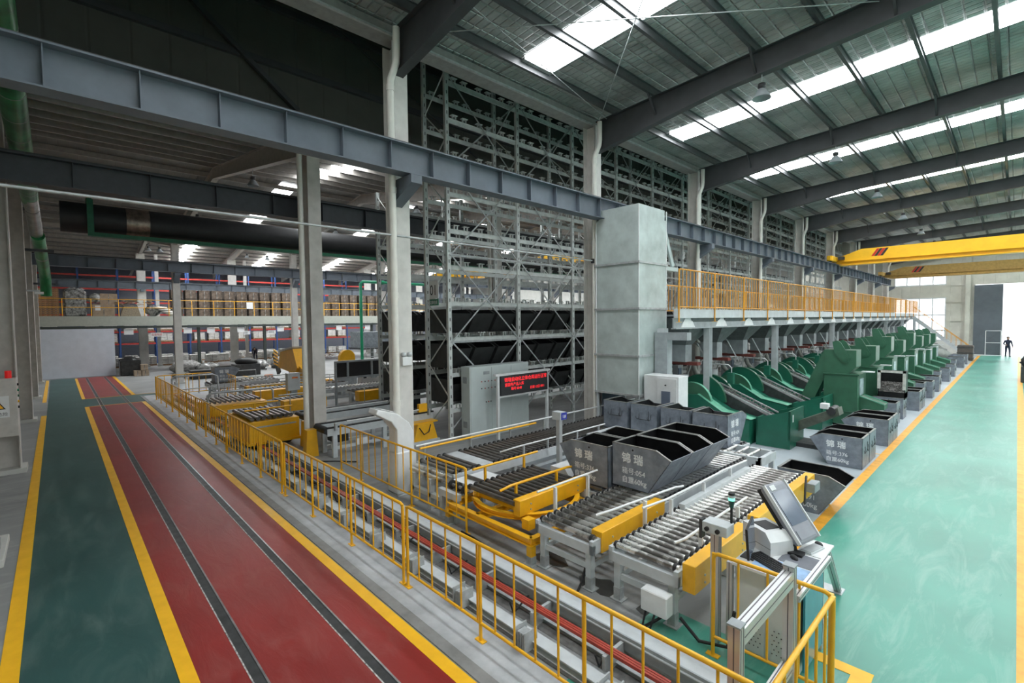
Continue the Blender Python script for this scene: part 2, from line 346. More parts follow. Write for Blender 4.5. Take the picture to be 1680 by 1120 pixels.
# cladding between the high bay and the lower hall
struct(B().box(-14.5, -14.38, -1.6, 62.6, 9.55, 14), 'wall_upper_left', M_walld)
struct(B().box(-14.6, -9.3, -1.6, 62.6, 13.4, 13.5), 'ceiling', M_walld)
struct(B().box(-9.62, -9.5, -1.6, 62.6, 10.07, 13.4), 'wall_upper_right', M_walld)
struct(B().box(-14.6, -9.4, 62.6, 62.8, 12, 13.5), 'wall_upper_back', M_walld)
g = B()
for z in (10.75, 12.3): g.box(-14.38, -14.25, -1.6, 62.4, z, z+.16)
g.bar((-14.2, 1.2, 12.9), (-14.2, 5.2, 9.7), .12, .12); g.bar((-14.2, -1.4, 9.9), (-14.2, 3.4, 12.9), .05, .03); g.bar((-14.2, 5.6, 12.9), (-14.2, 12, 9.7), .05, .03)
struct(g, 'trim_2', M_raft)
# walls of the far halls
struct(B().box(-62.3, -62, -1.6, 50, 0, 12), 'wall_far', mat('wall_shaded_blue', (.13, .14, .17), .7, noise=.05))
w = B(); w.box(-62, -14.6, 50, 50.2, 0, 1.4); w.box(-62, -14.6, 50, 50.2, 5, 12)
for x in (-62, -53, -44, -36, -30, -25, -20, -15.6): w.box(x, x+1, 50, 50.2, 1.4, 5)
struct(w, 'wall_far_back', M_wallb)
# ---------------------------------------------------------------- roofs
def deck(name, m, x0, x1, zf, y0, y1, holes):
    b = B(); z0, z1 = zf(x0), zf(x1); ys = [y0]+[v for h in holes for v in h]+[y1]
    for i in range(0, len(ys), 2):
        b.add([(x0, ys[i], z0), (x1, ys[i], z1), (x1, ys[i+1], z1), (x0, ys[i+1], z0), (x0, ys[i], z0+.06), (x1, ys[i], z1+.06), (x1, ys[i+1], z1+.06), (x0, ys[i+1], z0+.06)],
              [(0, 1, 2, 3), (7, 6, 5, 4), (0, 4, 5, 1), (1, 5, 6, 2), (2, 6, 7, 3), (3, 7, 4, 0)])
    return struct(b, name, m)
Mroof = mat('roof_insulation_foil', (.46, .47, .465), .36, metal=.35, noise=.2, nscale=1.2)
nt = Mroof.node_tree; N = nt.nodes; L = nt.links
tc = N.new('ShaderNodeTexCoord'); br = N.new('ShaderNodeTexBrick'); br.inputs['Scale'].default_value = 1; br.inputs['Brick Width'].default_value = .33; br.inputs['Row Height'].default_value = .2
br.inputs['Mortar Size'].default_value = .03; br.inputs['Mortar Smooth'].default_value = 1; br.offset = 0; br.inputs['Color1'].default_value = (1, 1, 1, 1); br.inputs['Color2'].default_value = (.9, .9, .9, 1); br.inputs['Mortar'].default_value = (0, 0, 0, 1)
L.new(tc.outputs['Object'], br.inputs['Vector'])
nz = N.new('ShaderNodeTexNoise'); nz.inputs['Scale'].default_value = 1.8; nz.inputs['Detail'].default_value = 4; L.new(tc.outputs['Object'], nz.inputs['Vector'])
ad = N.new('ShaderNodeMath'); ad.operation = 'MULTIPLY_ADD'; L.new(nz.outputs['Fac'], ad.inputs[0]); ad.inputs[1].default_value = 2.2; L.new(br.outputs['Color'], ad.inputs[2])
bp = N.new('ShaderNodeBump'); bp.inputs['Strength'].default_value = .85; bp.inputs['Distance'].default_value = .05; L.new(ad.outputs[0], bp.inputs['Height']); L.new(bp.outputs[0], N['Principled BSDF'].inputs['Normal'])
hA = [(5.45+7*k-4.0, 5.45+7*k-2.98) for k in range(0, 9)]
deck('ceiling', Mroof, -9.6, 1.8, zA, -1.6, 62.6, [(a, b2) for a, b2 in hA])
deck('ceiling', Mroof, 1.8, 13.1, zA, -1.6, 62.6, [(a, b2) for a, b2 in hA])
b = B()
for a, b2 in hA:   # ends of the roof strips
    for (x0, x1) in ((-9.6, -8.35), (1.7, 2.1), (12.3, 13.1)): b.box(x0, x1, a, b2, zA(x0)-.0, zA(x0)+.05)
struct(b, 'ceiling', Mroof)
hB = [(5.45+7*k-3.96, 5.45+7*k-3.04) for k in range(1, 8)]
M_roofb = ribbed('roof_sheet_grey', (.2, .195, .185), 1, .3)
for x0, x1, zf in ((-25, -13.9, zB), (-36, -25, zB), (-48, -36, zC), (-60, -48, zC), (-62.2, -60, lambda x: 9.45)):
    deck('ceiling', M_roofb, x0, x1, zf, -1.6, 50.2, hB if x0 > -61 else [])
b = B()
for a, b2 in hB:
    for x in (-14.8, -25.3, -36.5, -48.2, -60): b.box(x-.75, x+.8, a, b2, (zB if x > -30 else zC)(x)+.0, (zB if x > -30 else zC)(x)+.05)
struct(b, 'ceiling', M_roofb)
# purlins
pA = [-8.48+1.33*i for i in range(8)]
for i, x in enumerate(pA+[2.0, 3.5, 5, 6.5, 8, 9.5, 11, 12.5]):
    b = B(); z = zA(x)
    b.box(x-.04, x+.04, -1.6, 62.5, z-.22, z-.205); b.box(x-.006, x+.006, -1.6, 62.5, z-.205, z-.02); b.box(x-.04, x+.04, -1.6, 62.5, z-.02, z-.005)
    struct(b, 'purlin', M_purl)
for h, (x0, n, zf) in enumerate(((-14.6, 17, zB), (-36.6, 18, zC))):
    for i in range(n):
        x = x0-1.28*i; z = zf(x); b = B()
        b.box(x-.03, x+.03, -1.6, 50, z-.22, z-.01); struct(b, 'purlin', M_purlb)
# ---------------------------------------------------------------- steel frame
def hcol(x, y, z1, label, m=M_colw, w=.36, d=.42, base=True, grp='roof columns'):
    t = thing('steel_column', label, 'column', (x, y, 0), grp)
    b = B(); b.box(x-w/2, x+w/2, y-d/2, y-d/2+.02, 0, z1); b.box(x-w/2, x+w/2, y+d/2-.02, y+d/2, 0, z1); b.box(x-.01, x+.01, y-d/2+.02, y+d/2-.02, 0, z1)
    b.build('shaft', m, t)
    if base: B().box(x-w/2-.1, x+w/2+.1, y-d/2-.1, y+d/2+.1, 0, .12).build('base_plinth', M_conc if False else M_wallb, t)
    return t
def hcolx(x, y, z1, label, m=M_colw, w=.42, d=.36, grp='roof columns'):
    """column whose flanges face the aisles (x)"""
    t = thing('steel_column', label, 'column', (x, y, 0), grp)
    b = B(); b.box(x-w/2, x-w/2+.02, y-d/2, y+d/2, 0, z1); b.box(x+w/2-.02, x+w/2, y-d/2, y+d/2, 0, z1); b.box(x-w/2+.02, x+w/2-.02, y-.01, y+.01, 0, z1)
    b.build('shaft', m, t); B().box(x-w/2-.08, x+w/2+.08, y-d/2-.08, y+d/2+.08, 0, .12).build('base_plinth', M_wallb, t)
    return t
wh = ['behind the white kiosk', 'left of the sheet metal tower', 'rising just behind the sheet metal tower']
for k in range(9):
    y = 5.5+7*k
    cx_, cy_ = (-9.62, 5.64) if k == 0 else (-9.4, y)
    t = hcolx(cx_, cy_, 9.75, 'tall white steel main hall column '+(wh[k] if k < 3 else ORD[k]+' in the row from the kiosk'))
    # crane girder bracket
    b = B(); b.prism([(cx_+.2, 6.72), (-8.6, 6.72), (-8.6, 6.55), (cx_+.2, 6.2)], y-.13, y+.13, 'y'); b.build('girder_bracket', M_girder, t)
    dp = thing('rainwater_pipe', 'cream plastic rainwater pipe with a swan neck on the '+ORD[k]+' white column from the kiosk', 'pipe', (-9.12, y-.27, 0), 'rainwater pipes')
    B().tube([(-9.12, y-.27, .1), (-9.12, y-.27, 8.6), (-9.1, y-.27, 8.72), (-8.98, y-.2, 9.05), (-8.96, y-.2, 9.2), (-8.96, y-.2, 9.75)], .075, 12).build('pipe_run', M_pipe, dp)
    rep(B().tube([(-9.12, y-.27, 1.9), (-9.12, y-.27, 2.02)], .086, 12).build('pipe_socket', M_pipe, dp), [(0, 0, 2.3), (0, 0, 4.5), (0, 0, 6.6)])
t = [o for o in bpy.data.objects if o.name == 'steel_column'][0]
bx = B().box(-9.41, -9.33, 5.52, 5.77, 2.72, 2.92, .01).build('emergency_light_box', M_white, t)
for y in (5.57, 5.72): B().lathe((-9.37, y, 2.92), [(0, .1), (.05, .09), (.06, .04), (.045, 0), (0, 0)], 12).build('spot_lamp', M_ltgrey, bx)
# rafters
for k in range(-1, 9):
    y = 5.45+7*k
    n = 'behind the kiosk' if k == 0 else ('nearest the camera' if k == -1 else ORD[k]+' beyond the kiosk column')
    t = thing('roof_rafter', 'dark grey steel roof rafter of the main hall, '+n, 'rafter', (1.8, y, 9.6), 'main hall rafters')
    for sgn, (xa, xb) in ((1, (-9.15, 1.8)), (-1, (12.75, 1.8))):
        xm = xa+sgn*2.6; za, zm, zb = zA(xa)-.22, zA(xm)-.22, zA(xb)-.22
        prof = [(xa, za-.92), (xa, za), (xb, zb), (xb, zb-.52), (xm+sgn*1.2, zm-.5)]
        b = B(); b.prism(prof, y-.008, y+.008, 'y')
        top = [((xa, za), (xb, zb)), ((xa, za-.92), (xm+sgn*1.2, zm-.5)), ((xm+sgn*1.2, zm-.5), (xb, zb-.52))]
        for p, q in top: b.bar((p[0], y, p[1]), (q[0], y, q[1]), .22, .02)
        b.build('rafter_web', M_raft, t)
    for x in (-7.15, -4.49, -1.83, .83):
        for s in (-1, 1): B().bar((x, y, zA(x)-.7), (x, y+s*.42, zA(x)-.22), .05, .05).build('knee_brace', M_raft, t)
# roof bracing rods of the first bay
b = B(); zz = zA(-5)-.25
b.tube([(-9.1, 5.5, zA(-9)-.3), (-2.1, 12.4, zA(-2.1)-.3)], .012, 6); b.tube([(-9.1, 12.4, zA(-9)-.3), (-2.1, 5.5, zA(-2.1)-.3)], .012, 6); b.tube([(-7.35, 5.5, zA(-7.3)-.3), (-8.7, 12.3, zA(-8.7)-.3)], .01, 6)
struct(b, 'trim_3', M_gal)
# eave gutter and runway girder
t = thing('eave_gutter', 'long grey box gutter along the eave above the tall rack', 'gutter', (-9.5, 30, 9.7))
B().box(-9.75, -9.3, -1.5, 62.4, 9.76, 9.98).build('gutter_trough', mat('gutter_sheet', (.3, .3, .29), .4, metal=.3, noise=.1), t)
B().box(-9.32, -9.26, -1.5, 62.4, 9.755, 9.8).build('gutter_lip', M_gal, t)
def girder(x, y0, y1, zb, h, w, label, m=M_girder, st=1.0, rail=True):
    t = thing('crane_girder', label, 'girder', (x, (y0+y1)/2, zb), 'crane runway girders')
    B().ibeam((x, y0, zb+h/2), (x, y1, zb+h/2), w, h, .025, .014).build('beam', m, t)
    n = int((y1-y0)/st); y = y0+.5
    s0 = B().box(x-w/2+.03, x+w/2-.03, y-.006, y+.006, zb+.03, zb+h-.03).build('web_stiffener', m, t)
    rep(s0, [(0, i*st, 0) for i in range(1, n)])
    if rail: B().box(x-.035, x+.035, y0, y1, zb+h, zb+h+.07).build('crane_rail', M_dk, t)
    return t
girder(-8.85, -1.5, 60.5, 6.75, .6, .34, 'slate grey crane runway girder of the main hall running the whole picture')
girder(-14.75, -1.5, 49, 6.75, .6, .34, 'dark crane runway girder behind the dark duct, near side of the middle hall', M_gird2, st=1.4)
girder(-35.3, -1.5, 49, 6.85, .6, .34, 'blue grey crane girder on the far side of the middle hall', st=1.2)
girder(-51.5, -1.5, 49, 6.7, .6, .34, 'blue grey crane girder of the far hall above the mezzanine goods', st=1.2)
# columns of the left halls
nm = ['beside the yellow roller conveyors, with a rainwater pipe', 'seen through the tall rack']
for k in range(6):
    y = 5.45+7*k
    t = hcolx(-14.05, y, 9.4, 'warm grey steel column between the halls '+(nm[k] if k < 2 else ORD[k]+' in its row behind the racks'), M_colg)
    b = B(); b.tube([(-13.95, y-.35, .1), (-13.95, y-.35, 9.2)], .075, 12); one(b, 'rainwater_pipe', M_pipe, 'cream rainwater pipe beside the warm grey column, '+ORD[k]+' in the row', 'pipe', (-13.95, y-.35, 0), 'rainwater pipes of the middle hall')
lb = ['leftmost of its row', 'behind the yellow tipper', 'by the green pipe portal', 'far back in the middle hall', 'farther back in the middle hall', 'farthest back in the middle hall']
for k in range(6):
    y = 5.45+7*k
    t = hcolx(-35.8, y, 9.4, 'white steel column in front of the mezzanine '+lb[k], M_colw, .34, .38)
    B().prism([(-35.6, 6.8), (-35.05, 6.8), (-35.05, 6.65), (-35.6, 6.2)], y-.15, y+.15, 'y').build('girder_bracket', M_girder, t)
for k in range(6):
    y = 5.45+7*k
    tf = hcolx(-52.2, y, 9.8, 'white steel column standing among the red shelving, '+ORD[k]+' from the left', M_colw, .5, .6, grp='far hall columns')
    B().box(-51.95, -51.3, y-.12, y+.12, 6.5, 6.69).build('girder_bracket', M_girder, tf)
    hcolx(-52.2, y+1.1, 9.8, 'slim white column paired beside the '+ORD[k]+' column of the red shelving', M_colw, .2, .25, grp='far hall slim columns')
for i, x in enumerate((-17.5, -26.2, -34.2, -43)):
    hcol(x, -1.02, 12.9 if x > -15 else zB(x)-.4 if x > -36 else zC(x)-.4, 'warm grey steel column along the left wall, '+['nearest, carrying the switch cabinet', 'second, with a dark plinth', 'third, dark bundle at its foot', 'farthest, by the partition'][i], M_colg, .5, .5, grp='left wall columns')
# rafters of left halls
for k in range(0, 7):
    y = 5.45+7*k
    for hh, (xs, zf) in enumerate((((-14.1, -25, -35.9), zB), ((-36, -48, -60), zC))):
        t = thing('roof_rafter', 'pale tapered roof rafter of the '+['middle', 'far'][hh]+' hall, '+ORD[k]+' from the left', 'rafter', (xs[1], y, 9.5), 'left hall rafters')
        b = B()
        for xa, xb in ((xs[0], xs[1]), (xs[2], xs[1])):
            za, zb = zf(xa+(-.05 if xa > xb else .05))-.22, zf(xb)-.22
            b.prism([(xa, za-.75), (xa, za), (xb, zb), (xb, zb-.45)], y-.008, y+.008, 'y')
            b.bar((xa, y, za), (xb, y, zb), .22, .02); b.bar((xa, y, za-.75), (xb, y, zb-.45), .22, .02)
        b.build('rafter_web', M_purlb, t)
        for i in range(4):
            for s in (1, -1):
                x = xs[1]+(2+i*2.4)*s; B().bar((x, y, zf(x)-.66), (x+.0, y+.45, zf(x)-.25), .05, .05).build('knee_brace', M_dk, t)
# high bay lamps
def highbay(x, y, z, label, grp='high bay lamps'):
    t = thing('high_bay_lamp', label, 'lamp', (x, y, z), grp)
    B().tube([(x, y, z+.3), (x, y, z+.55)], .01, 6).build('hanger', M_gal, t)
    B().lathe((x, y, z), [(.02, .3), (.085, .29), (.09, .2), (.06, .18), (.06, .16)], 14).build('ballast_housing', M_dk, t)
    B().lathe((x, y, z), [(.06, .17), (.1, .14), (.2, -.03), (.21, -.06), (.195, -.03), (.09, .12), (.0, .13)], 18).build('lamp_shade', M_grey, t)
    return t
HB = highbay(-4.35, 12.45, 9.0, 'grey high bay lamp hanging nearest, below the first long roof strip')
for i, y in enumerate((19.45, 26.45, 33.45, 40.45, 47.45)): dup(HB, (-4.4, y, 9.0), 'grey high bay lamp hanging from the main roof, '+ORD[i+1]+' counted away from the camera', 'high bay lamps')
for i, (x, y, z) in enumerate([(x, y, (zB if x > -36 else zC)(x)-.22-.6-.55) for x, y in ((-19.5, 5.45), (-29, 5.45), (-28.5, 12.45), (-41.5, 5.45), (-41.5, 12.45), (-19.5, 12.45), (-47, 12.45), (-47, 5.45))]):
    dup(HB, (x, y, z), 'pale high bay lamp under the roof of the left halls, '+ORD[i]+' of the eight there', 'left hall lamps')
# ---------------------------------------------------------------- guard fences
def fence_x(x0, x1, y, label, posts, z1=1.15, zlow=.22, z0=0.012, grp='yellow guard fences', step=.3, m=M_yel, axis='x', m2=None):
    """one welded fence section along x (or y); posts = offsets of floor posts"""
    L_ = x1-x0
    def P(a, z): return (x0+a, y, z) if axis == 'x' else (y, x0+a, z)
    t = thing('guard_fence', label, 'fence', P(L_/2, 0), grp)
    r = .022
    B().tube([P(.022, zlow), P(.022, z1-.05), P(.04, z1-.015), P(.075, z1), P(L_-.075, z1), P(L_-.04, z1-.015), P(L_-.022, z1-.05), P(L_-.022, zlow)], r, 8).build('top_rail', m, t)
    B().tube([P(.022, zlow), P(L_-.022, zlow)], .018, 8).build('bottom_rail', m, t)
    n = max(2, int(round(L_/step))); s = L_/n
    bal = B().tube([P(s, zlow), P(s, z1)], .0125, 6).build('baluster', m, t)
    v = Vector(P(1, 0))-Vector(P(0, 0)); rep(bal, [v*(s*i) for i in range(1, n-1)])
    for a in posts:
        q = B().tube([P(a, z0), P(a, z1)], .021, 8).build('post', m2 or m, t)
        p = P(a, 0); B().box(p[0]-.07, p[0]+.07, p[1]-.035, p[1]+.035, z0, z0+.01).build('foot_plate', m2 or M_yel, q)
    return t
fx = [(-5.78, -1.14, 'nearest the camera', [.022, 1.6, 3.1, 4.6]),
      (-10.72, -5.84, 'second nearest the camera', [.022, 1.55, 3.2, 4.85]),
      (-15.5, -10.8, 'in front of the yellow transfer car', [.022, 1.5, 3.1, 4.6]),
      (-19.6, -15.56, 'third from the far end', [.022, 1.4, 2.8, 4.0]),
      (-24.4, -19.66, 'second from the far end', [.022, 1.5, 3.1, 4.7]),
      (-28.95, -24.46, 'at the far end by the crossing', [.022, 1.5, 3.0, 4.46])]
for x0, x1, n, ps in fx: fence_x(x0, x1, 3.42, 'yellow guard fence by the red lane, '+n, ps)
fence_x(-11.6, -6.5, 5.05, 'inner yellow guard fence in front of the white kiosk', [.022, 1.1, 3.3, 5.08], z0=0)
fence_x(-2.24, -1.1, 5.1, 'short yellow guard fence in front of the perforated white cabinet', [.022, 1.12], z0=0.004, step=.28)
fence_x(3.46, 5.08, -1.1, 'short yellow guard fence right of the aluminium frame', [.022, 1.6], z0=0.004, step=.26, axis='y')
fence_x(-29.1, -26.0, 6.2, 'far yellow fence closing the conveyor yard, parallel to the lane', [.022, 1.5, 3.05], z0=0)
fence_x(3.5, 6.15, -29.1, 'far yellow guard fence closing the conveyor yard, across the lane', [.022, 1.3, 2.6], z0=0, axis='y')
# ---------------------------------------------------------------- transfer track between the fences
t = thing('transfer_track', 'long floor track of grey beams for the transfer car between the guard fences', 'track', (-16, 4.2, 0))
for y, z1, w, m in ((3.82, .1, .16, M_ltgrey), (4.44, .22, .2, M_ltgrey), (4.72, .1, .2, M_ltgrey), (4.22, .05, .07, M_gal), (3.98, .04, .05, M_gal)):
    B().ibeam((-28.8, y, z1/2+.004), (-1.5, y, z1/2+.004), w, z1, .012, .02).build('track_beam', m, t)
B().box(-28.8, -1.5, 3.7, 4.9, .0, .012).build('trench_floor', mat('trench_dirt', (.16, .155, .15), .7, noise=.3, nscale=8), t)
c = thing('conductor_rail', 'red insulated conductor rail with three grooves running along the transfer track', 'rail', (-16, 4.1, .2))
for i in range(3): B().box(-28.8, -2.2, 4.06+i*.032, 4.084+i*.032, .20, .235).build('conductor_bar', mat('conductor_red', (.42, .05, .03), .4, noise=.15), c)
br = B().box(-2.9, -2.86, 4.0, 4.34, .012, .2).build('rail_bracket', M_gal, c); rep(br, [(-1.05*i, 0, 0) for i in range(1, 24)])
B().box(-28.8, -1.6, 4.36, 4.38, .1, .26).build('side_angle', M_grey, c)
for i in range(11):
    x = -2.6-1.15*i; b = B(); b.box(x-.07, x+.07, 3.66, 3.78, .012, .19); b.box(x-.09, x-.075, 3.62, 3.82, .012, .24); b.box(x+.075, x+.09, 3.62, 3.82, .012, .24)
    for k in range(3): b.tube([(x-.04+.04*k, 3.64, .012), (x-.04+.04*k, 3.64, .2)], .008, 5)
    one(b, 'floor_connector', M_gal, 'small galvanised stop block bolted beside the track, '+ORD[i]+' from the camera end', 'stop block', (x, 3.72, .012), 'track stop blocks')
for i in range(9):
    x = -3.1-1.3*i
    one(B().tube([(x, 4.62, .11), (x+.1, 4.2, .07), (x+.16, 4.0, .06), (x+.14, 3.96, .2)], .012, 6), 'cable_clip', M_blk, 'black cable hook crossing the track, '+ORD[i]+' from the camera end', 'cable', (x, 4.2, .06), 'track cable hooks')
# ---------------------------------------------------------------- roller conveyors
def conveyor(name, label, x0, x1, y0, y1, z, pitch, r=.042, legs=(), guard=None, frame=M_ltgrey, roller=M_roller, leg_in=.06, skirt=.16, chain=True, low=True, skip=lambda y: False):
    """rollers lie along x; the load travels along y"""
    t = thing(name, label, 'conveyor', ((x0+x1)/2, (y0+y1)/2, 0), 'roller conveyors')
    zf = z-r-.03
    for xa in (x0, x1-.06):
        b = B(); b.box(xa, xa+.06, y0, y1, zf-skirt, zf+.03); b.build('side_rail', frame, t)
    ends = B().box(x0, x1, y0, y0+.06, zf-skirt, zf-.03).build('end_rail', frame, t); rep(ends, [(0, y1-y0-.06, 0)])
    n = int((y1-y0-.12)/pitch)
    rl = B().tube([(x0+.03, y0+.1, z-r), (x1-.03, y0+.1, z-r)], r, 12).build('roller', roller, t)
    sp = B()
    sp.tube([(x1-.1, y0+.1, z-r), (x1-.06, y0+.1, z-r)], r*1.25, 12); sp.build('sprocket', M_blk, rl)
    B().tube([(x0+.04, y0+.1, z-r), (x0+.075, y0+.1, z-r)], r*1.25, 10).build('end_cap', M_blk, rl)
    for i in range(1, min(n, 99)+1):
        if skip(y0+.1+i*pitch): continue
        c = rl.copy(); COL.objects.link(c); c.location = Vector(rl.location)+Vector((0, i*pitch, 0))
        for g in rl.children: d = g.copy(); COL.objects.link(d); d.parent = c
    for y in legs:
        for xa in (x0+leg_in, x1-leg_in-.09):
            l = B().box(xa, xa+.09, y-.045, y+.045, 0.01, zf-skirt).build('leg', frame, t)
            B().box(xa-.045, xa+.135, y-.08, y+.08, 0.004, .016).build('foot_plate', M_gal, l)
            B().box(xa-.004, xa+.094, y-.05, y+.05, .012, .17).build('leg_sleeve', M_gal, l)
        if low: B().box(x0+leg_in+.09, x1-leg_in-.09, y-.025, y+.025, .28, .36).build('cross_bar', frame, t)
    if low and len(legs) > 1:
        for xa in (x0+leg_in+.02, x1-leg_in-.07): B().box(xa, xa+.05, legs[0], legs[-1], .28, .35).build('long_bar', frame, t)
    return t
def handrail(t, pts, posts, m=M_white, r=.018, z0=.6):
    B().tube(pts, r, 8).build('guide_rail', m, t)
    for p in posts: B().box(p[0]-.025, p[0]+.025, p[1]-.02, p[1]+.02, z0, p[2]).build('guide_post', M_white, t)
def guardbox(t, x0, x1, y0, y1, z0=.5, z1=.76, m=M_yel):
    g = B().box(x0, x1, y0, y1, z0, z1, .006).build('drive_guard', m, t)
    for y in (y0+.25, y1-.25):
        for z in (z0+.07, z0+.16):
            B().tube([(x1, y, z), (x1+.012, y, z)], .014, 8).build('bolt', M_gal, g)
    return g
# conveyor A under the numbered bins
cA = conveyor('roller_conveyor', 'roller conveyor carrying the grey bins 054, steel rollers and white guide rails', -4.92, -3.86, 5.12, 10.9, .75, .155, legs=(5.2, 7.0, 8.8, 10.7))
guardbox(cA, -4.02, -3.84, 5.3, 7.0, .5, .79)
handrail(cA, [(-3.98, 5.35, .98), (-3.9, 5.6, 1.0), (-3.72, 7.1, 1.0), (-3.68, 7.3, .98)], [(-3.78, 6.3, .98)])
handrail(cA, [(-5.1, 5.35, 1.02), (-5.1, 6.9, 1.02)], [(-5.08, 5.75, 1.0), (-5.08, 6.6, 1.0)])
handrail(cA, [(-3.7, 6.1, .95), (-3.58, 6.6, .98), (-3.56, 8.3, .98), (-3.6, 8.6, .96), (-3.56, 9.6, .94)], [(-3.57, 6.7, .95), (-3.57, 7.8, .95), (-3.58, 8.9, .95)])
b = B().box(-3.6, -3.5, 7.0, 9.7, .62, .8); b.build('side_channel', M_ltgrey, cA)
for y in (7.1, 8.3, 9.5): B().box(-3.61, -3.49, y-.05, y+.05, .01, .62).build('channel_leg', M_ltgrey, cA)
# conveyor B, the long empty one on the right
cB = conveyor('roller_conveyor', 'empty roller conveyor nearest the aisle with bright steel rollers and yellow drive guards', -3.66, -2.68, 5.2, 10.15, .75, .145, legs=(5.28, 6.9, 8.5, 10.0))
guardbox(cB, -2.68, -2.52, 5.3, 6.95, .46, .8)
guardbox(cB, -2.68, -2.52, 7.3, 10.1, .46, .8)
handrail(cB, [(-2.86, 5.45, .93), (-2.8, 5.6, .95), (-2.8, 7.6, .95)], [(-2.78, 6.0, .92), (-2.78, 7.2, .92)])
jb = B().box(-3.06, -2.72, 5.0, 5.16, .2, .46, .01).build('junction_box', M_white, cB)
for k in range(2): B().tube([(-3.0+.12*k, 5.02, .2), (-3.0+.1*k, 4.95, .05), (-3.15+.1*k, 4.86, .03)], .014, 6).build('cable', M_blk, jb)
b = B(); b.tube([(-2.6, 5.1, .25), (-2.4, 5.15, .05), (-2.1, 5.2, .1), (-2.05, 5.25, .5)], .02, 8); b.build('cable', M_blk, cB)
B().tube([(-2.56, 9.7, .8), (-2.5, 9.5, .9), (-2.46, 9.3, .75), (-2.44, 9.2, .5)], .018, 8).build('cable', M_blk, cB)
B().box(-2.5, -2.36, 9.5, 9.8, .62, .78, .01).build('motor_box', M_grey, cB)
B().box(-3.6, -2.55, 10.16, 10.5, .0, .0001)
# stand at the far end of B
t = thing('lift_station', 'light grey frame with four bars standing behind the far end of the empty conveyor', 'frame', (-3.85, 10.55, 0))
for x in (-4.55, -3.65):
    for y in (10.3+.25, 11.3): B().box(x-.05, x+.05, y-.05, y+.05, .004, .72).build('leg', M_ltgrey, t)
B().box(-4.6, -3.6, 10.5, 10.58, .6, .78).build('front_plate', M_ltgrey, t); B().box(-4.6, -3.6, 11.27, 11.35, .6, .78).build('rear_plate', M_ltgrey, t)
B().box(-3.66, -3.58, 10.5, 11.35, .6, .78).build('side_plate', M_ltgrey, t)
for x in (-4.4, -4.15, -3.9): B().tube([(x, 10.55, .76), (x, 11.3, .76)], .035, 10).build('roller', M_roller, t)
# conveyor C leading into the tower
def gapC(y): return 6.35 < y < 6.6
cC = conveyor('roller_conveyor', 'long roller conveyor running from the kiosk to the sheet metal tower', -8.9, -7.55, 5.55, 14.3, .72, .15, legs=(5.7, 7.3, 9.2, 11.0, 12.6), roller=M_rollerd, skip=gapC)
B().tube([(-8.98, 5.6, .98), (-8.98, 14.3, .98)], .022, 8).build('guide_rail', M_white, cC)
B().tube([(-8.9, 5.65, .93), (-8.9, 9.3, .93)], .025, 8).build('guide_rail', M_yel, cC)
for i in range(7): B().box(-9.0, -8.96, 5.8+1.3*i, 5.84+1.3*i, .6, .97).build('guide_post', M_gal, cC)
for (a, b2) in ((7.0, 8.6), (8.9, 10.6)):
    B().tube([(-7.8, a, .8), (-7.62, a+.2, .88), (-7.58, a+.4, .9), (-7.58, b2, .9)], .018, 8).build('guide_rail', M_white, cC)
    for y in (a+.5, b2-.3): B().box(-7.6, -7.56, y, y+.04, .6, .9).build('guide_post', M_gal, cC)
B().box(-8.8, -7.6, 6.3, 6.62, .64, .7).build('cover_plate', M_ltgrey, cC)
B().box(-7.5, -7.25, 9.7, 11.9, .62, .8).build('side_channel', M_ltgrey, cC)
# low drive stand between kiosk conveyor and turntable
t = thing('drive_stand', 'light grey drive stand with chain wheels left of the turntable', 'machine', (-7.3, 5.6, 0))
B().box(-7.5, -6.95, 5.5, 6.3, .5, .62).build('top_plate', M_white, t)
for x, y in ((-7.45, 5.2), (-7.0, 5.2), (-7.45, 6.2), (-7.0, 6.2)): B().box(x-.04, x+.04, y-.04, y+.04, .0, .52).build('leg', M_ltgrey, t)
B().box(-7.52, -6.92, 5.15, 5.25, .42, .54).build('front_beam', M_ltgrey, t)
B().tube([(-7.4, 5.35, .6), (-6.85, 5.35, .6)], .03, 10).build('shaft', M_roller, t)
for x in (-7.35, -7.15, -6.95): B().tube([(x, 5.35, .6), (x+.04, 5.35, .6)], .085, 16).build('chain_wheel', M_blk, t)
B().tube([(-7.4, 5.75, .66), (-6.9, 5.75, .66)], .035, 10).build('shaft', M_rollerd, t)
B().box(-8.6, -7.55, 5.2, 5.3, .25, .33).build('low_beam', M_ltgrey, t)
for x in (-8.5, -7.9): B().box(x-.05, x+.05, 5.2, 5.3, 0, .6).build('leg', M_ltgrey, t)
B().tube([(-8.7, 5.3, .62), (-7.6, 5.3, .62)], .045, 12).build('front_roller', M_roller, t); B().tube([(-8.7, 5.42, .66), (-7.6, 5.42, .66)], .045, 12).build('front_roller', M_roller, t)
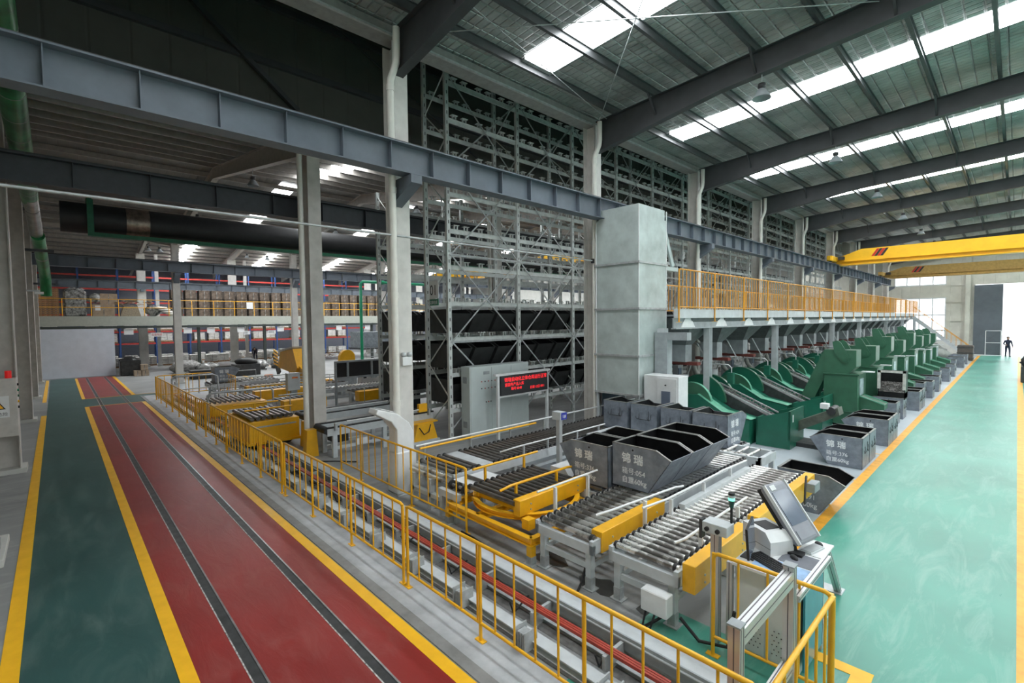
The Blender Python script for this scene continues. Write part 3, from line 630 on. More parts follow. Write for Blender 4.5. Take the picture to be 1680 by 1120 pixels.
# ---------------------------------------------------------------- turntable
T0 = (-6.15, 6.15)
t = thing('turntable', 'yellow roller turntable on a square yellow frame in the centre foreground', 'turntable', (T0[0], T0[1], 0), )
ax0, ax1, ay0, ay1 = -7.1, -5.0, 5.1, 6.95
for p, q in (((ax0, ay0), (ax1, ay0)), ((ax0, ay1), (ax1, ay1)), ((ax0, ay0), (ax0, ay1)), ((ax1, ay0), (ax1, ay1)), ((ax0, 5.9), (ax1, 5.9)), ((-6.3, ay0), (-6.3, ay1))):
    B().ibeam((p[0], p[1], .34), (q[0], q[1], .34), .1, .12, .012, .012).build('frame_beam', M_yel, t)
for x in (ax0, ax1):
    for y in (ay0, ay1):
        l = B().box(x-.05, x+.05, y-.05, y+.05, .12, .29).build('leg', M_yel, t)
        B().box(x-.055, x+.055, y-.055, y+.055, .01, .13).build('leg_sleeve', M_gal, l); B().box(x-.1, x+.1, y-.09, y+.09, .0, .012).build('foot_plate', M_gal, l)
b = B(); R0, n = .98, 48
V = []; Fc = []
prof = [(R0-.09, .44), (R0, .44), (R0, .452), (R0-.05, .452), (R0-.05, .52), (R0, .52), (R0, .532), (R0-.09, .532)]
for k in range(n):
    a = 2*PI*k/n; V += [(T0[0]+r*math.cos(a), T0[1]+r*math.sin(a), z) for r, z in prof]
m_ = len(prof)
for k in range(n):
    for j in range(m_): Fc.append((k*m_+j, k*m_+(j+1) % m_, ((k+1) % n)*m_+(j+1) % m_, ((k+1) % n)*m_+j))
b.add(V, Fc); b.build('ring_rail', M_yel, t)
for k in range(4):
    a = PI/4+PI/2*k; x, y = T0[0]+.93*math.cos(a), T0[1]+.93*math.sin(a)
    B().box(x-.06, x+.06, y-.06, y+.06, .4, .46).build('wheel_bracket', M_yel, t); B().tube([(x-.03, y, .4), (x+.03, y, .4)], .05, 12).build('wheel', M_dk, t)
for p, q in (((-6.7, 5.4), (-6.7, 6.95)), ((-5.6, 5.4), (-5.6, 6.95)), ((-6.7, 5.5), (-5.6, 5.5)), ((-6.7, 6.8), (-5.6, 6.8))):
    B().bar((p[0], p[1], .56), (q[0], q[1], .56), .06, .08).build('deck_beam', M_yel, t)
for x in (-6.7, -5.6):
    for y in (5.6, 6.2, 6.8): B().box(x-.03, x+.03, y-.03, y+.03, .58, .68).build('roller_bracket', M_yel, t)
rl = B().tube([(-6.72, 5.32, .71), (-5.58, 5.32, .71)], .042, 12).build('roller', M_rollerd, t)
B().tube([(-6.76, 5.32, .71), (-6.71, 5.32, .71)], .052, 10).build('end_cap', M_blk, rl)
for i in range(1, 13):
    c = rl.copy(); COL.objects.link(c); c.location = Vector(rl.location)+Vector((0, i*.135, 0)); d = rl.children[0].copy(); COL.objects.link(d); d.parent = c
guardbox(t, -5.62, -5.46, 5.32, 7.05, .52, .78)
B().tube([(-5.92, 5.3, .84), (-5.86, 5.5, .9), (-5.8, 6.9, .92), (-5.84, 7.1, .88)], .024, 8).build('guide_rail', M_yel, t)
B().tube([(-6.95, 5.55, .92), (-6.95, 7.3, .92)], .024, 8).build('guide_rail', M_yel, t)
for p in ((-6.95, 5.85), (-6.95, 6.9), (-5.84, 5.6), (-5.8, 6.6)): B().box(p[0]-.02, p[0]+.02, p[1]-.02, p[1]+.02, .56, .9).build('guide_post', M_yel, t)
B().box(-5.35, -5.2, 5.25, 5.4, .4, .56).build('motor_bracket', M_yel, t)
B().tube([(-5.28, 5.7, .36), (-5.28, 5.95, .36)], .08, 12).build('motor', M_blk, t)
# cables on the floor
for i, (p, n) in enumerate(((((-5.9, 4.95, .03), (-6.6, 5.0, .03)), 'left of the turntable legs'), (((-3.9, 4.75, .03), (-4.3, 5.6, .2)), 'under the bin conveyor'), (((-3.0, 4.9, .03), (-2.9, 5.3, .06)), 'under the junction box'), (((-12.6, 4.95, .03), (-11.9, 5.6, .03)), 'left of the inner fence'))):
    one(B().tube([p[0], ((p[0][0]+p[1][0])/2, (p[0][1]+p[1][1])/2, .04), p[1]], .018, 6), 'floor_cable', M_blk, 'black cable lying on the floor '+n, 'cable', p[0], 'floor cables')
# stains of oil under the conveyors
for i, (x, y, r) in enumerate(((-4.9, 5.45, .3), (-3.9, 5.35, .35), (-3.0, 5.35, .3), (-2.4, 5.4, .25))):
    rd = random.Random(i); P_ = [(x+r*(.7+.5*rd.random())*math.cos(a*.5236), y+r*.6*(.7+.5*rd.random())*math.sin(a*.5236)) for a in range(12)]
    struct(B().prism(P_, .0005, .003, 'z'), 'floor_stain', mat('oil_stain', (.06, .058, .055), .3, noise=.2))
# ---------------------------------------------------------------- bins
PROF = [(0, 0), (.72, 0), (1.13, .62), (.86, .75), (0, .75)]
def make_bin(name, label, number=None, loc=(0, 0, 0), rz=0, m=M_bin, fill=False, w=.76, two_sides=True):
    """local x: from the upright back (0) to the pouring lip (1.13); local y: width"""
    t = thing(name, label, 'bin', (0, 0, 0))
    h = w/2; b = B()
    for y0, y1 in ((-h, -h+.008), (h-.008, h)): b.prism(PROF, y0, y1, 'y')
    for (p, q) in ((PROF[4], PROF[0]), (PROF[0], PROF[1]), (PROF[1], PROF[2])):
        b.bar((p[0]+(.004 if p[0] == q[0] == 0 else 0), 0, p[1]), (q[0]+(.004 if p[0] == q[0] == 0 else 0), 0, q[1]), 2*h-.016 if False else .008, .008) if False else None
        d = Vector((q[0]-p[0], 0, q[1]-p[1])).normalized(); nrm = Vector((-d.z, 0, d.x))*.008
        b.add([(p[0], -h, p[1]), (q[0], -h, q[1]), (q[0], h, q[1]), (p[0], h, p[1]), (p[0]+nrm.x, -h, p[1]+nrm.z), (q[0]+nrm.x, -h, q[1]+nrm.z), (q[0]+nrm.x, h, q[1]+nrm.z), (p[0]+nrm.x, h, p[1]+nrm.z)],
              [(0, 1, 2, 3), (4, 5, 6, 7), (0, 1, 5, 4), (1, 2, 6, 5), (2, 3, 7, 6), (3, 0, 4, 7)])
    b.build('shell', m, t)
    b = B()   # rim flats round the mouth
    for s in (-1, 1):
        y = s*(h-.018); b.bar((-.005, y, .752), (.86, y, .752), .04, .012); b.bar((.86, y, .752), (1.13, y, .622), .04, .012)
    b.box(-.005, .04, -h, h, .746, .758)
    b.build('rim', M_rim if m is M_bin else M_bink, t)
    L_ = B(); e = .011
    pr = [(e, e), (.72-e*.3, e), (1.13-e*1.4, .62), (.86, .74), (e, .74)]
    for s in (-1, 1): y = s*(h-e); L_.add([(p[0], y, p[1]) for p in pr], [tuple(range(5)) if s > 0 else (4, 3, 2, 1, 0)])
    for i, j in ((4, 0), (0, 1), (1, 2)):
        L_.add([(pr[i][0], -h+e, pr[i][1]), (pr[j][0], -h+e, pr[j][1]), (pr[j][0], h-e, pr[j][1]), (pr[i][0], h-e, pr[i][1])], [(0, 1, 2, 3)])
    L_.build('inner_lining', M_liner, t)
    b = B()   # fork pockets, back stiffener frame
    if m is M_bin:
        for y in (-.22, .12): b.tube([(-.006, y, .52), (-.02, y, .40), (-.02, y+.05, .36), (-.02, y+.1, .40), (-.006, y+.1, .44)], .006, 5)
        b.box(-.008, 0, -.16, .16, .36, .37); b.box(-.008, 0, -.16, -.15, .36, .6)
        b.build('back_handle', M_dk, t)
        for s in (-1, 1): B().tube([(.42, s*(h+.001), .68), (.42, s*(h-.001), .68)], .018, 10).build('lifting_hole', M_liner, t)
        if number:
            rows = (('锦 瑞', .185, .46, 1.0, .004), ('箱号:'+number, .125, .255, 1.0, 0), ('自重60kg', .125, .1, 1.0, .0015))
            sides = ((-1,), (-1, 1))[two_sides]
            for s in sides:
                for tx, sz, zz, sx, bo in rows:
                    if s < 0: text(tx, sz, 'stencil_lettering', M_letter, t, (.20+(.0 if sz > .12 else .0), -h-.0015, zz), (PI/2, 0, 0), sx=sx, bold=bo)
                    else: text(tx, sz, 'stencil_lettering', M_letter, t, (.76, h+.0015, zz), (PI/2, 0, PI), sx=sx, bold=bo)
    if fill:
        f = B().add([(.02, -h+.02, .45), (.98, -h+.02, .42), (.98, h-.02, .42), (.02, h-.02, .45)], [(0, 1, 2, 3)]); rd = random.Random(5)
        for i in range(160):
            x, y, z = .05+rd.random()*.85, (rd.random()-.5)*(w-.1), .43+rd.random()*.07; a = rd.random()*6.28; l = .03+rd.random()*.03
            f.bar((x, y, z), (x+l*math.cos(a), y+l*math.sin(a), z+(rd.random()-.5)*.03), .014, .014)
        fo = f.build('bolt_load', M_parts, t); fo['kind'] = 'stuff'
    t.location = loc; t.rotation_euler[2] = rz
    return t
zc = .755
b1 = make_bin('steel_bin', 'dark grey steel bin stencilled 054 standing on the roller conveyor', '054', (-4.95, 7.53, zc))
b2 = make_bin('steel_bin', 'dark grey steel bin directly behind bin 054 on the conveyor', None, (-4.95, 8.31, zc))
b3 = dup(b2, (-4.95, 9.09, zc), 'dark grey steel bin last of the three behind bin 054, its lip toward the aisle')
b4 = make_bin('steel_bin', 'dark grey steel bin stencilled 336, half hidden left of bin 054', '336', (-4.99, 7.45, .66), PI)
dup(b2, (-4.99, 8.25, .66), 'dark grey steel bin behind bin 336, its lip toward the left', rz=PI)
for k, lab in enumerate(('leftmost of the row of four beside the tower', 'second from the left in the row of four', 'third from the left in the row of four')):
    dup(b2, (-7.95+.43+.87*k, 11.0, .72), 'grey steel bin '+lab+', plain back', rz=PI/2)
make_bin('steel_bin', 'dark grey steel bin stencilled 424, rightmost of the row of four', '424', (-7.95+.43+.87*3, 11.0, .72), PI/2, w=.84)
# low table that carries the row of four, and the stand under 336
cR = conveyor('roller_conveyor', 'roller conveyor under the row of four grey bins in front of the tower', -7.45, -4.4, 10.98, 12.1, .715, .18, legs=(11.1, 12.0), skirt=.12)
cL = conveyor('roller_conveyor', 'low roller conveyor under the bin 336', -5.95, -5.0, 6.98, 9.2, .655, .18, legs=(7.2, 9.0), roller=M_rollerd)
t = thing('light_barrier_post', 'grey post with a small blue sign beside the kiosk conveyor', 'post', (-7.2, 8.3, 0))
B().box(-7.25, -7.15, 8.25, 8.35, 0, 1.42).build('pole', M_alu, t); B().box(-7.33, -7.08, 8.2, 8.4, 1.42, 1.6).build('sensor_head', M_ltgrey, t); B().box(-7.14, -7.07, 8.23, 8.42, 1.43, 1.59).build('blue_sign', M_blue, t)
text('1#', .11, 'sign_number', M_white, t, (-7.068, 8.26, 1.47), (PI/2, 0, PI/2))
# white sloping covers
t = thing('sloping_cover', 'white sheet cover box on the floor left of bin 336', 'cover', (-6.4, 7.6, 0))
B().prism([(-6.75, .0), (-6.05, .0), (-6.05, .25), (-6.35, .62), (-6.75, .62)], 7.5, 9.0, 'y').build('sheet_hood', M_white, t)
B().box(-6.36, -6.02, 7.7, 8.8, .25, .3).build('glass_strip', M_grey, t)
# ---------------------------------------------------------------- bins on the floor by the aisle
b5 = make_bin('steel_bin', 'dark grey steel bin stencilled 376 on the floor beside the orange line', '376', (-2.5, 14.38, .0035), PI, fill=False)
b6 = dup(b2, (-2.5, 15.2, .0035), 'dark grey steel bin pushed against the back of bin 376', rz=PI)
b7 = make_bin('steel_bin', 'dark grey steel bin stencilled 309 on the floor, next beyond bin 376', '309', (-2.45, 17.4, .0035), PI)
dup(b2, (-2.45, 18.2, .0035), 'dark grey steel bin touching bin 309 on its far side', rz=PI)
make_bin('steel_bin', 'dark grey steel bin stencilled 291 with loose bolts, behind the computer screen', '291', (-3.2, 10.62, .0035), 0, fill=True)
b8 = make_bin('steel_bin', 'dark grey steel bin stencilled 358 below the tilted loading hopper', '358', (-2.75, 20.9, .0035), PI)
yl = (22.3, 24.6, 25.5, 27.9, 28.8, 31.4, 34.2, 36.6, 39.8, 43.5, 47.0, 50.5)
for i, y in enumerate(yl): dup(b2, (-2.55 if i % 3 else -2.75, y, .0035), 'grey steel bin by the orange line past the tilted hopper, '+ORD[i]+' of these', 'far aisle bins', PI)
t = thing('tipping_hopper', 'tilted bin with a pale rim full of bolts pouring over the aisle bins', 'hopper', (-3.0, 22.0, 0))
b = B(); x0, x1, y0, z0 = -3.5, -2.72, 22.0, .95
b.box(x0, x0+.02, y0, y0+.6, z0-.2, z0+.75); b.box(x1-.02, x1, y0, y0+.6, z0-.2, z0+.75); b.box(x0, x1, y0+.55, y0+.6, z0-.2, z0+.75); b.prism([(y0, z0-.25), (y0+.6, z0-.25), (y0+.6, z0), (y0, z0-.0)], x0, x1, 'x')
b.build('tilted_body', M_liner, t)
b = B(); b.box(x0-.02, x0+.07, y0-.03, y0, z0+.1, z0+.78); b.box(x1-.07, x1+.02, y0-.03, y0, z0+.1, z0+.78); b.box(x0-.02, x1+.02, y0-.03, y0, z0+.7, z0+.78); b.build('pale_rim', M_bag, t)
f = B(); rd = random.Random(9); f.prism([(y0+.0, z0), (y0+.55, z0), (y0+.55, z0+.32)], x0+.02, x1-.02, 'x')
for i in range(150):
    u = rd.random(); x, y, z = x0+.06+rd.random()*(x1-x0-.12), y0+u*.5, z0+.02+u*.3; a = rd.random()*6.28
    f.bar((x, y, z), (x+.05*math.cos(a), y+.03*math.sin(a), z+.03*rd.random()), .02, .02)
f.build('bolt_load', M_parts, t)['kind'] = 'stuff'
B().box(-3.45, -3.35, 22.3, 22.5, .0, .8).build('support_leg', M_dk, t); B().box(-2.87, -2.77, 22.3, 22.5, .0, .8).build('support_leg', M_dk, t)
# ---------------------------------------------------------------- sheet metal tower
t = thing('lift_tower', 'tall pale sheet metal lift tower in flanged sections', 'tower', (-8.4, 13.0, 0))
tx0, tx1, ty0, ty1 = -9.0, -7.5, 12.15, 13.7
for i, (z0, z1) in enumerate(((1.5, 2.6), (2.66, 3.98), (4.04, 5.32), (5.38, 6.7))):
    B().box(tx0, tx1, ty0, ty1, z0, z1).build('sheet_section', M_tower, t)
for z in (1.45, 2.6, 3.98, 5.32):
    f = B(); f.box(tx0-.04, tx1+.04, ty0-.04, ty1+.04, z, z+.06, ); f.build('flange', M_gal, t)
B().prism([(tx0+.1, 6.7), (tx1, 6.7), (tx1, 7.0), (tx0+.1, 7.0)], ty0, ty1-.1, 'y').build('top_hood', M_tower, t)
for x, y in ((tx0, ty0), (tx1-.07, ty0), (tx0, ty1-.07), (tx1-.07, ty1-.07)): B().box(x, x+.07, y, y+.07, .0, 1.45).build('corner_leg', M_ltgrey, t)
for x, y in ((tx0, ty0), (tx1, ty0), (tx1, ty1)): B().tube([(x, y, 1.5), (x, y, 6.98)], .018, 6).build('corner_bead', M_white, t)
B().bar((tx1-.2, ty1+.1, 6.8), (tx1-.05, ty1+.5, 5.35), .07, .1).build('stay_bar', M_tower, t)
B().box(tx1-.7, tx1, ty1, ty1+.75, 5.2, 5.32).build('top_bracket', M_tower, t)
B().box(tx0, tx0+.02, ty0+.3, ty1, .0, 1.45).build('rear_sheet', M_glass, t)
# chute column beside the tower and small control box
t = thing('elevator_casing', 'grey rectangular chute casing with an overhead arm beside the tower', 'casing', (-7.1, 13.1, 0))
b = B(); b.box(-7.45, -7.05, 12.95, 13.25, .1, 3.3); b.box(-7.05, -6.45, 12.97, 13.23, 3.08, 3.3); b.build('casing_body', M_grey, t)
B().box(-7.4, -7.15, 13.0, 13.2, 3.3, 3.42).build('upper_neck', M_ltgrey, t); B().box(-7.48, -7.02, 12.92, 13.28, 0, .1).build('foot', M_dk, t)
t = thing('control_box', 'white floor control box with a dark window beside the row of bins', 'cabinet', (-7.0, 12.55, 0))
B().box(-7.42, -6.35, 12.3, 12.85, .0, 2.1, .01).build('cabinet_body', M_white, t)
B().box(-6.98, -6.4, 12.27, 12.3, .1, 2.04).build('door', M_white, t)
B().box(-6.84, -6.58, 12.245, 12.27, 1.25, 1.68).build('window', M_glass, t)
B().tube([(-6.72, 12.27, 1.85), (-6.72, 12.24, 1.85)], .02, 10).build('lock', M_blk, t)
B().tube([(-6.62, 12.27, 1.15), (-6.62, 12.24, 1.15)], .02, 10).build('indicator_lamp', M_redp, t)
# ---------------------------------------------------------------- control cabinet, message board, kiosk
t = thing('control_cabinet', 'large pale grey switch cabinet with rows of small buttons in front of the rack', 'cabinet', (-11.85, 10.4, 0))
B().box(-12.05, -11.62, 9.2, 11.8, .0, 2.27, .008).build('cabinet_body', M_pale, t)
for i in range(3):
    d = B().box(-11.62, -11.605, 9.24+.86*i, 10.06+.86*i, .08, 2.22).build('door', M_pale, t)
    if i == 0:
        B().box(-11.606, -11.6, 9.75, 10.0, 2.0, 2.1).build('vent_louvre', M_grey, d)
dd = [o for o in t.children if o.name.startswith('door')]
for r in range(2):
    for k in range(5): B().tube([(-11.605, 9.45+.14*k+.22, 1.78-.22*r), (-11.59, 9.45+.14*k+.22, 1.78-.22*r)], .018, 8).build('button', [M_redp, M_blk][(k+r) % 2], dd[1] if 9.67+.14*k > 10.09 else dd[0])
for k in range(3): B().tube([(-11.605, 9.85+.1*k, 1.12), (-11.59, 9.85+.1*k, 1.12)], .02, 8).build('button', [M_blk, M_redp, M_blk][k], dd[0])
for z in (1.75, .35): B().box(-11.95, -11.75, 9.19, 9.2, z, z+.2).build('side_vent', M_grey, t)
t = thing('message_board', 'freestanding red LED message board on a white tube frame', 'display', (-11.05, 10.95, 0))
for y in (9.85, 12.1): B().box(-11.08, -11.0, y-.04, y+.04, 0, 2.0).build('post', M_white, t)
B().box(-11.1, -10.98, 9.72, 12.2, 1.98, 2.05).build('top_bar', M_white, t); B().box(-11.08, -11.0, 9.89, 12.06, 1.3, 1.35).build('cross_bar', M_white, t)
pn = B().box(-11.06, -10.97, 9.93, 12.06, 1.36, 1.97).build('led_panel', M_led, t)
for s, sz, y, z in (('锦瑞自动化立体仓库运行正常', .15, 10.06, 1.79), ('紧固件产品入库', .12, 10.08, 1.64), ('箱号 0548', .11, 10.35, 1.51), ('日期 12日 09:1', .11, 11.2, 1.47)):
    text(s, sz, 'red_message', M_ledr, pn, (-10.965, y, z), (PI/2, 0, PI/2))
t = thing('info_kiosk', 'white curved information kiosk with a slanted top in front of the white column', 'kiosk', (-9.2, 5.2, 0))
b = B(); b.prism([(5.14, 0), (5.56, 0), (5.56, 1.32), (5.46, 1.52), (5.18, 1.75), (4.72, 1.9), (4.68, 1.8), (5.02, 1.6), (5.16, 1.4)], -9.36, -9.0, 'x')
k = b.build('curved_body', M_white, t); bv = k.modifiers.new('b', 'BEVEL'); bv.width = .02; bv.segments = 2
B().prism([(4.8, 1.885), (5.12, 1.785), (5.13, 1.795), (4.81, 1.895)], -9.32, -9.04, 'x').build('slanted_panel', M_white, t)
b = B().box(-9.4, -8.9, 5.1, 5.62, 0, .02); b.build('base_plate', M_ltgrey, t)
B().box(-9.38, -8.96, 5.12, 5.6, .02, .92, .02).build('lower_cabinet', M_white, t)
# ---------------------------------------------------------------- computer desk and aluminium frame at the front right
def profile(b, p, q, w=.08, h=.08):
    b.bar(p, q, w, h)
def aluprof(name, p, q, parent, w=.09, h=.045, slots=2):
    """aluminium extrusion with dark slots on its faces"""
    o = B().bar(p, q, w, h).build(name, M_alu, parent)
    P_, Q = Vector(p), Vector(q); d = (Q-P_).normalized(); u = Vector((0, 0, 1))
    if abs(d.dot(u)) > .99: u = Vector((1, 0, 0))
    r = d.cross(u).normalized(); u = r.cross(d)
    for i in range(slots):
        a = (i-(slots-1)/2)*w/slots; b = B(); o1 = r*a
        for s in (1, -1): b.bar(P_+o1+u*s*(h/2), Q+o1+u*s*(h/2), .009, .004, up=tuple(u))
        b.build('groove', M_aludk, o)
    for s in (1, -1): B().bar(P_+r*s*(w/2), Q+r*s*(w/2), .009, .004, up=tuple(r)).build('groove', M_aludk, o)
    return o
t = thing('aluminium_frame', 'slotted aluminium portal frame inside the front right guard fence', 'frame', (-1.3, 4.3, 0))
aluprof('post', (-1.4, 3.62, .004), (-1.4, 3.62, 1.4), t, .09, .09)
aluprof('post', (-1.4, 4.86, .004), (-1.4, 4.86, 1.4), t, .09, .09)
for y in (3.62, 4.86): B().box(-1.452, -1.348, y-.052, y+.052, 1.4, 1.415).build('end_cap', M_grey, t)
aluprof('top_beam', (-1.4, 3.67, 1.3), (-1.4, 4.81, 1.3), t, .09, .13)
aluprof('low_beam', (-1.4, 3.67, .45), (-1.4, 4.81, .45), t, .09, .09)
t = thing('operator_desk', 'white operator desk on aluminium legs with slanted aluminium stays', 'desk', (-1.6, 5.6, 0))
B().box(-2.12, -1.4, 5.34, 6.1, .97, 1.0).build('desk_top', M_white, t)
for x, y in ((-2.16, 5.4), (-2.16, 6.05), (-1.44, 6.05)): aluprof('leg', (x, y, .004), (x, y, .97), t, .06, .06, 1)
aluprof('side_rail', (-1.37, 4.95, 1.06), (-1.37, 6.05, 1.06), t, .06, .06, 1)
B().box(-1.7, -1.43, 6.12, 6.58, .98, 1.0).build('side_shelf', M_white, t)
for y0, dy in ((5.95, .7), (6.55, .95)):
    aluprof('slanted_stay', (-1.5, y0, .62 if dy < .8 else .92), (-1.58, y0+dy, .03), t, .08, .06, 1); B().box(-1.88, -1.52, y0+dy-.08, y0+dy+.12, .004, .018).build('foot_plate', M_ltgrey, t)
B().box(-1.42, -1.4, 5.36, 6.0, .1, .95).build('glass_side', mat('tinted_plastic', (.03, .22, .3), .15, noise=.05), t)
t = thing('perforated_cabinet', 'light grey steel cabinet with rows of small holes below the keyboard', 'cabinet', (-1.75, 5.35, 0))
B().box(-2.11, -1.46, 5.42, 6.0, .02, .965, .005).build('cabinet_body', mat('cabinet_light', (.62, .64, .64), .45, noise=.03), t)
B().box(-2.10, -1.80, 5.41, 5.42, .04, .95).build('door', mat('cabinet_light', (.6, .6, .6)), t); B().box(-1.78, -1.47, 5.41, 5.42, .04, .95).build('door', MATS['cabinet_light'], t)
b = B()
for x0 in (-2.04, -1.72):
    for i in range(5):
        for j in range(6):
            x, z = x0+.045*i+(j % 2)*.02, .12+.05*j; b.add([(x-.006, 5.4085, z-.006), (x+.006, 5.4085, z-.006), (x+.006, 5.4085, z+.006), (x-.006, 5.4085, z+.006)], [(0, 1, 2, 3)])
b.build('vent_holes', M_blk, t)['kind'] = 'stuff'
# things on the desk
def mouse(x, y, z, lab, rz=0):
    t = thing('computer_mouse', lab, 'mouse', (x, y, z), 'computer mice'); b = B()
    b.lathe((0, 0, 0), [(.0, .034), (.02, .032), (.03, .022), (.034, .006), (.034, 0), (0, 0)], 14)
    o = b.build('mouse_body', M_blk, None); o.parent = t; o.scale = (1, 1.7, 1); o.location = (0, 0, 0); t.rotation_euler[2] = rz
    return t
DZ = 1.0
o = one(B().box(-1.78, -1.45, 5.74, 6.06, DZ, DZ+.004), 'mouse_pad', mat('pad_grey', (.17, .18, .21), .6, noise=.05), 'dark grey mouse pad beside the label printer', 'mouse pad', (-1.62, 5.9, DZ))
mouse(-1.66, 5.9, DZ+.0045, 'black mouse on the dark grey pad', .8)
mouse(-1.56, 6.47, 1.001, 'black mouse on the white side shelf', .9)
one(B().box(-1.95, -1.45, 5.38, 5.72, DZ, DZ+.003), 'paper_sheet', mat('paper_blue', (.35, .55, .85), .5, noise=.25, nscale=5), 'blue and white paper sheet on the desk under the keyboard', 'paper', (-1.6, 5.4, DZ))
def keyboard(x, y, z, w, d, rz, lab, m):
    t = thing('keyboard', lab, 'keyboard', (x, y, z), 'keyboards'); t.rotation_euler[2] = rz
    b = B().box(-w/2, w/2, -d/2, d/2, 0, .018, .004); o = b.build('keyboard_base', m, None); o.parent = t; o.location = (0, 0, 0)
    b = B(); nx = 14
    for j in range(5):
        for i in range(nx): cx, cy = -w/2+.015+(w-.03)*(i+.5)/nx, -d/2+.012+(d-.024)*(j+.5)/5; b.box(cx-.011, cx+.011, cy-.011, cy+.011, .018, .025)
    o = b.build('keys', m, None); o.parent = t; o.location = (0, 0, 0)
keyboard(-1.82, 5.6, DZ+.0035, .44, .2, -.45, 'black keyboard at the front edge of the desk', M_blk)
keyboard(-1.58, 6.28, 1.001, .3, .13, 1.35, 'small pale keyboard on the white side shelf', M_ltgrey)
t = thing('label_printer', 'light grey desktop label printer with a dark top between the two screens', 'printer', (-1.97, 6.0, DZ)); t.rotation_euler[2] = -.5; t.scale = (1.35, 1.35, 1.3)
for nm_, bb, m in (('printer_body', B().prism([(-.16, 0), (.16, 0), (.16, .12), (.1, .19), (-.16, .19)], -.12, .12, 'y'), M_white), ('top_cover', B().prism([(-.1, .191), (.06, .191), (.06, .197), (-.1, .197)], -.07, .07, 'y'), M_dk), ('button', B().tube([(.08, .06, .19), (.08, .06, .212)], .01, 8), M_blk), ('front_seam', B().box(-.15, .161, -.1205, -.1195, .06, .064), M_dk)):
    o = bb.build(nm_, m, None); o.parent = t; o.location = (0, 0, 0)
t = thing('touch_terminal', 'large grey industrial touch terminal tilted back on the desk', 'monitor', (-1.74, 6.06, DZ))
def quadbox(c, ex, ey, ez, hx, hy, hz):
    c, ex, ey, ez = Vector(c), Vector(ex).normalized(), Vector(ey).normalized(), Vector(ez).normalized(); b = B()
    V = [c+ex*a*hx+ey*b_*hy+ez*d*hz for d in (-1, 1) for a, b_ in ((-1, -1), (1, -1), (1, 1), (-1, 1))]
    return b.add(V, [(3, 2, 1, 0), (4, 5, 6, 7), (0, 1, 5, 4), (1, 2, 6, 5), (2, 3, 7, 6), (3, 0, 4, 7)])
# terminal: face normal toward the aisle (+x) and up
ex = Vector((.10, -.02, 0)); 
def frame_dirs(az, tilt):
    n = Vector((math.cos(az)*math.cos(tilt), math.sin(az)*math.cos(tilt), math.sin(tilt))); u = Vector((-math.sin(az), math.cos(az), 0)); return n, u, n.cross(u)
n_, u_, v_ = frame_dirs(math.radians(-12), math.radians(38))
cc = Vector((-1.83, 6.26, 1.38))
ob = quadbox(cc, u_, v_, n_, .21, .36, .055).build('terminal_body', mat('terminal_grey', (.28, .29, .33), .35, noise=.04), t); md = ob.modifiers.new('b', 'BEVEL'); md.width = .05; md.segments = 3
quadbox(cc-n_*.05, u_, v_, n_, .2, .34, .03).build('back_shell', M_blk, t)
quadbox(cc+n_*.057+v_*.05, u_, v_, n_, .165, .2, .004).build('screen', M_glass, t)
quadbox(cc+n_*.06-v_*.26, u_, v_, n_, .165, .05, .004).build('lower_panel', MATS['terminal_grey'], t)
for s in (-1, 1): quadbox(cc+u_*s*.21+n_*.04, u_, v_, n_, .008, .35, .02).build('pale_trim', M_white, t)
quadbox(cc+n_*.06+v_*.3-u_*.1, u_, v_, n_, .05, .03, .003).build('label', M_white, t)
B().box(-1.88, -1.6, 5.96, 6.09, DZ, DZ+.03).build('stand_foot', M_blk, t); B().bar((-1.74, 6.06, DZ+.02), cc-n_*.07, .12, .06).build('stand_neck', M_blk, t)
t = thing('monitor', 'thin black flat monitor seen edge on at the left of the desk', 'monitor', (-2.0, 5.6, DZ))
n_, u_, v_ = frame_dirs(math.radians(12), math.radians(4)); cc = Vector((-2.02, 5.6, 1.22))
quadbox(cc, u_, v_, n_, .22, .17, .012).build('monitor_body', M_blk, t); quadbox(cc+n_*.013, u_, v_, n_, .21, .16, .002).build('screen', M_glass, t)
B().bar((-2.03, 5.6, 1.0), (-2.03, 5.6, 1.1), .05, .03).build('stand_neck', M_blk, t); B().box(-2.1, -1.96, 5.52, 5.68, DZ, DZ+.012).build('stand_foot', M_blk, t)
# signal lamp and sensor box on an aluminium post
t = thing('sensor_post', 'aluminium post carrying a grey sensor box left of the desk', 'post', (-2.3, 5.35, 0))
aluprof('post', (-2.3, 5.35, .004), (-2.3, 5.35, 1.28), t, .09, .09)
B().box(-2.42, -2.14, 5.25, 5.45, 1.28, 1.4, .006).build('sensor_box', M_ltgrey, t)
for x in (-2.36, -2.24): B().tube([(x, 5.25, 1.33), (x, 5.225, 1.33)], .025, 12).build('lens', M_blk, t)
B().box(-2.45, -2.42, 5.24, 5.34, 1.2, 1.42).build('side_flap', M_dk, t)
t = thing('signal_light', 'slim signal tower light with a glowing green ring on a black pole', 'lamp', (-2.12, 5.5, 1.4))
B().tube([(-2.16, 5.42, 1.3), (-2.16, 5.42, 1.6)], .014, 8).build('pole', M_blk, t)
B().tube([(-2.16, 5.42, 1.58), (-2.16, 5.42, 1.66)], .022, 12, r1=.034).build('lower_socket', mat('lamp_dark_green', (.01, .06, .05), .3, noise=0), t)
B().tube([(-2.16, 5.42, 1.66), (-2.16, 5.42, 1.69)], .035, 14).build('green_lens', mat('lamp_green_glow', (.25, .95, .7), .3, noise=0, emit=1.0), t)
B().tube([(-2.16, 5.42, 1.69), (-2.16, 5.42, 1.72)], .034, 14).build('clear_lens', M_ltgrey, t)
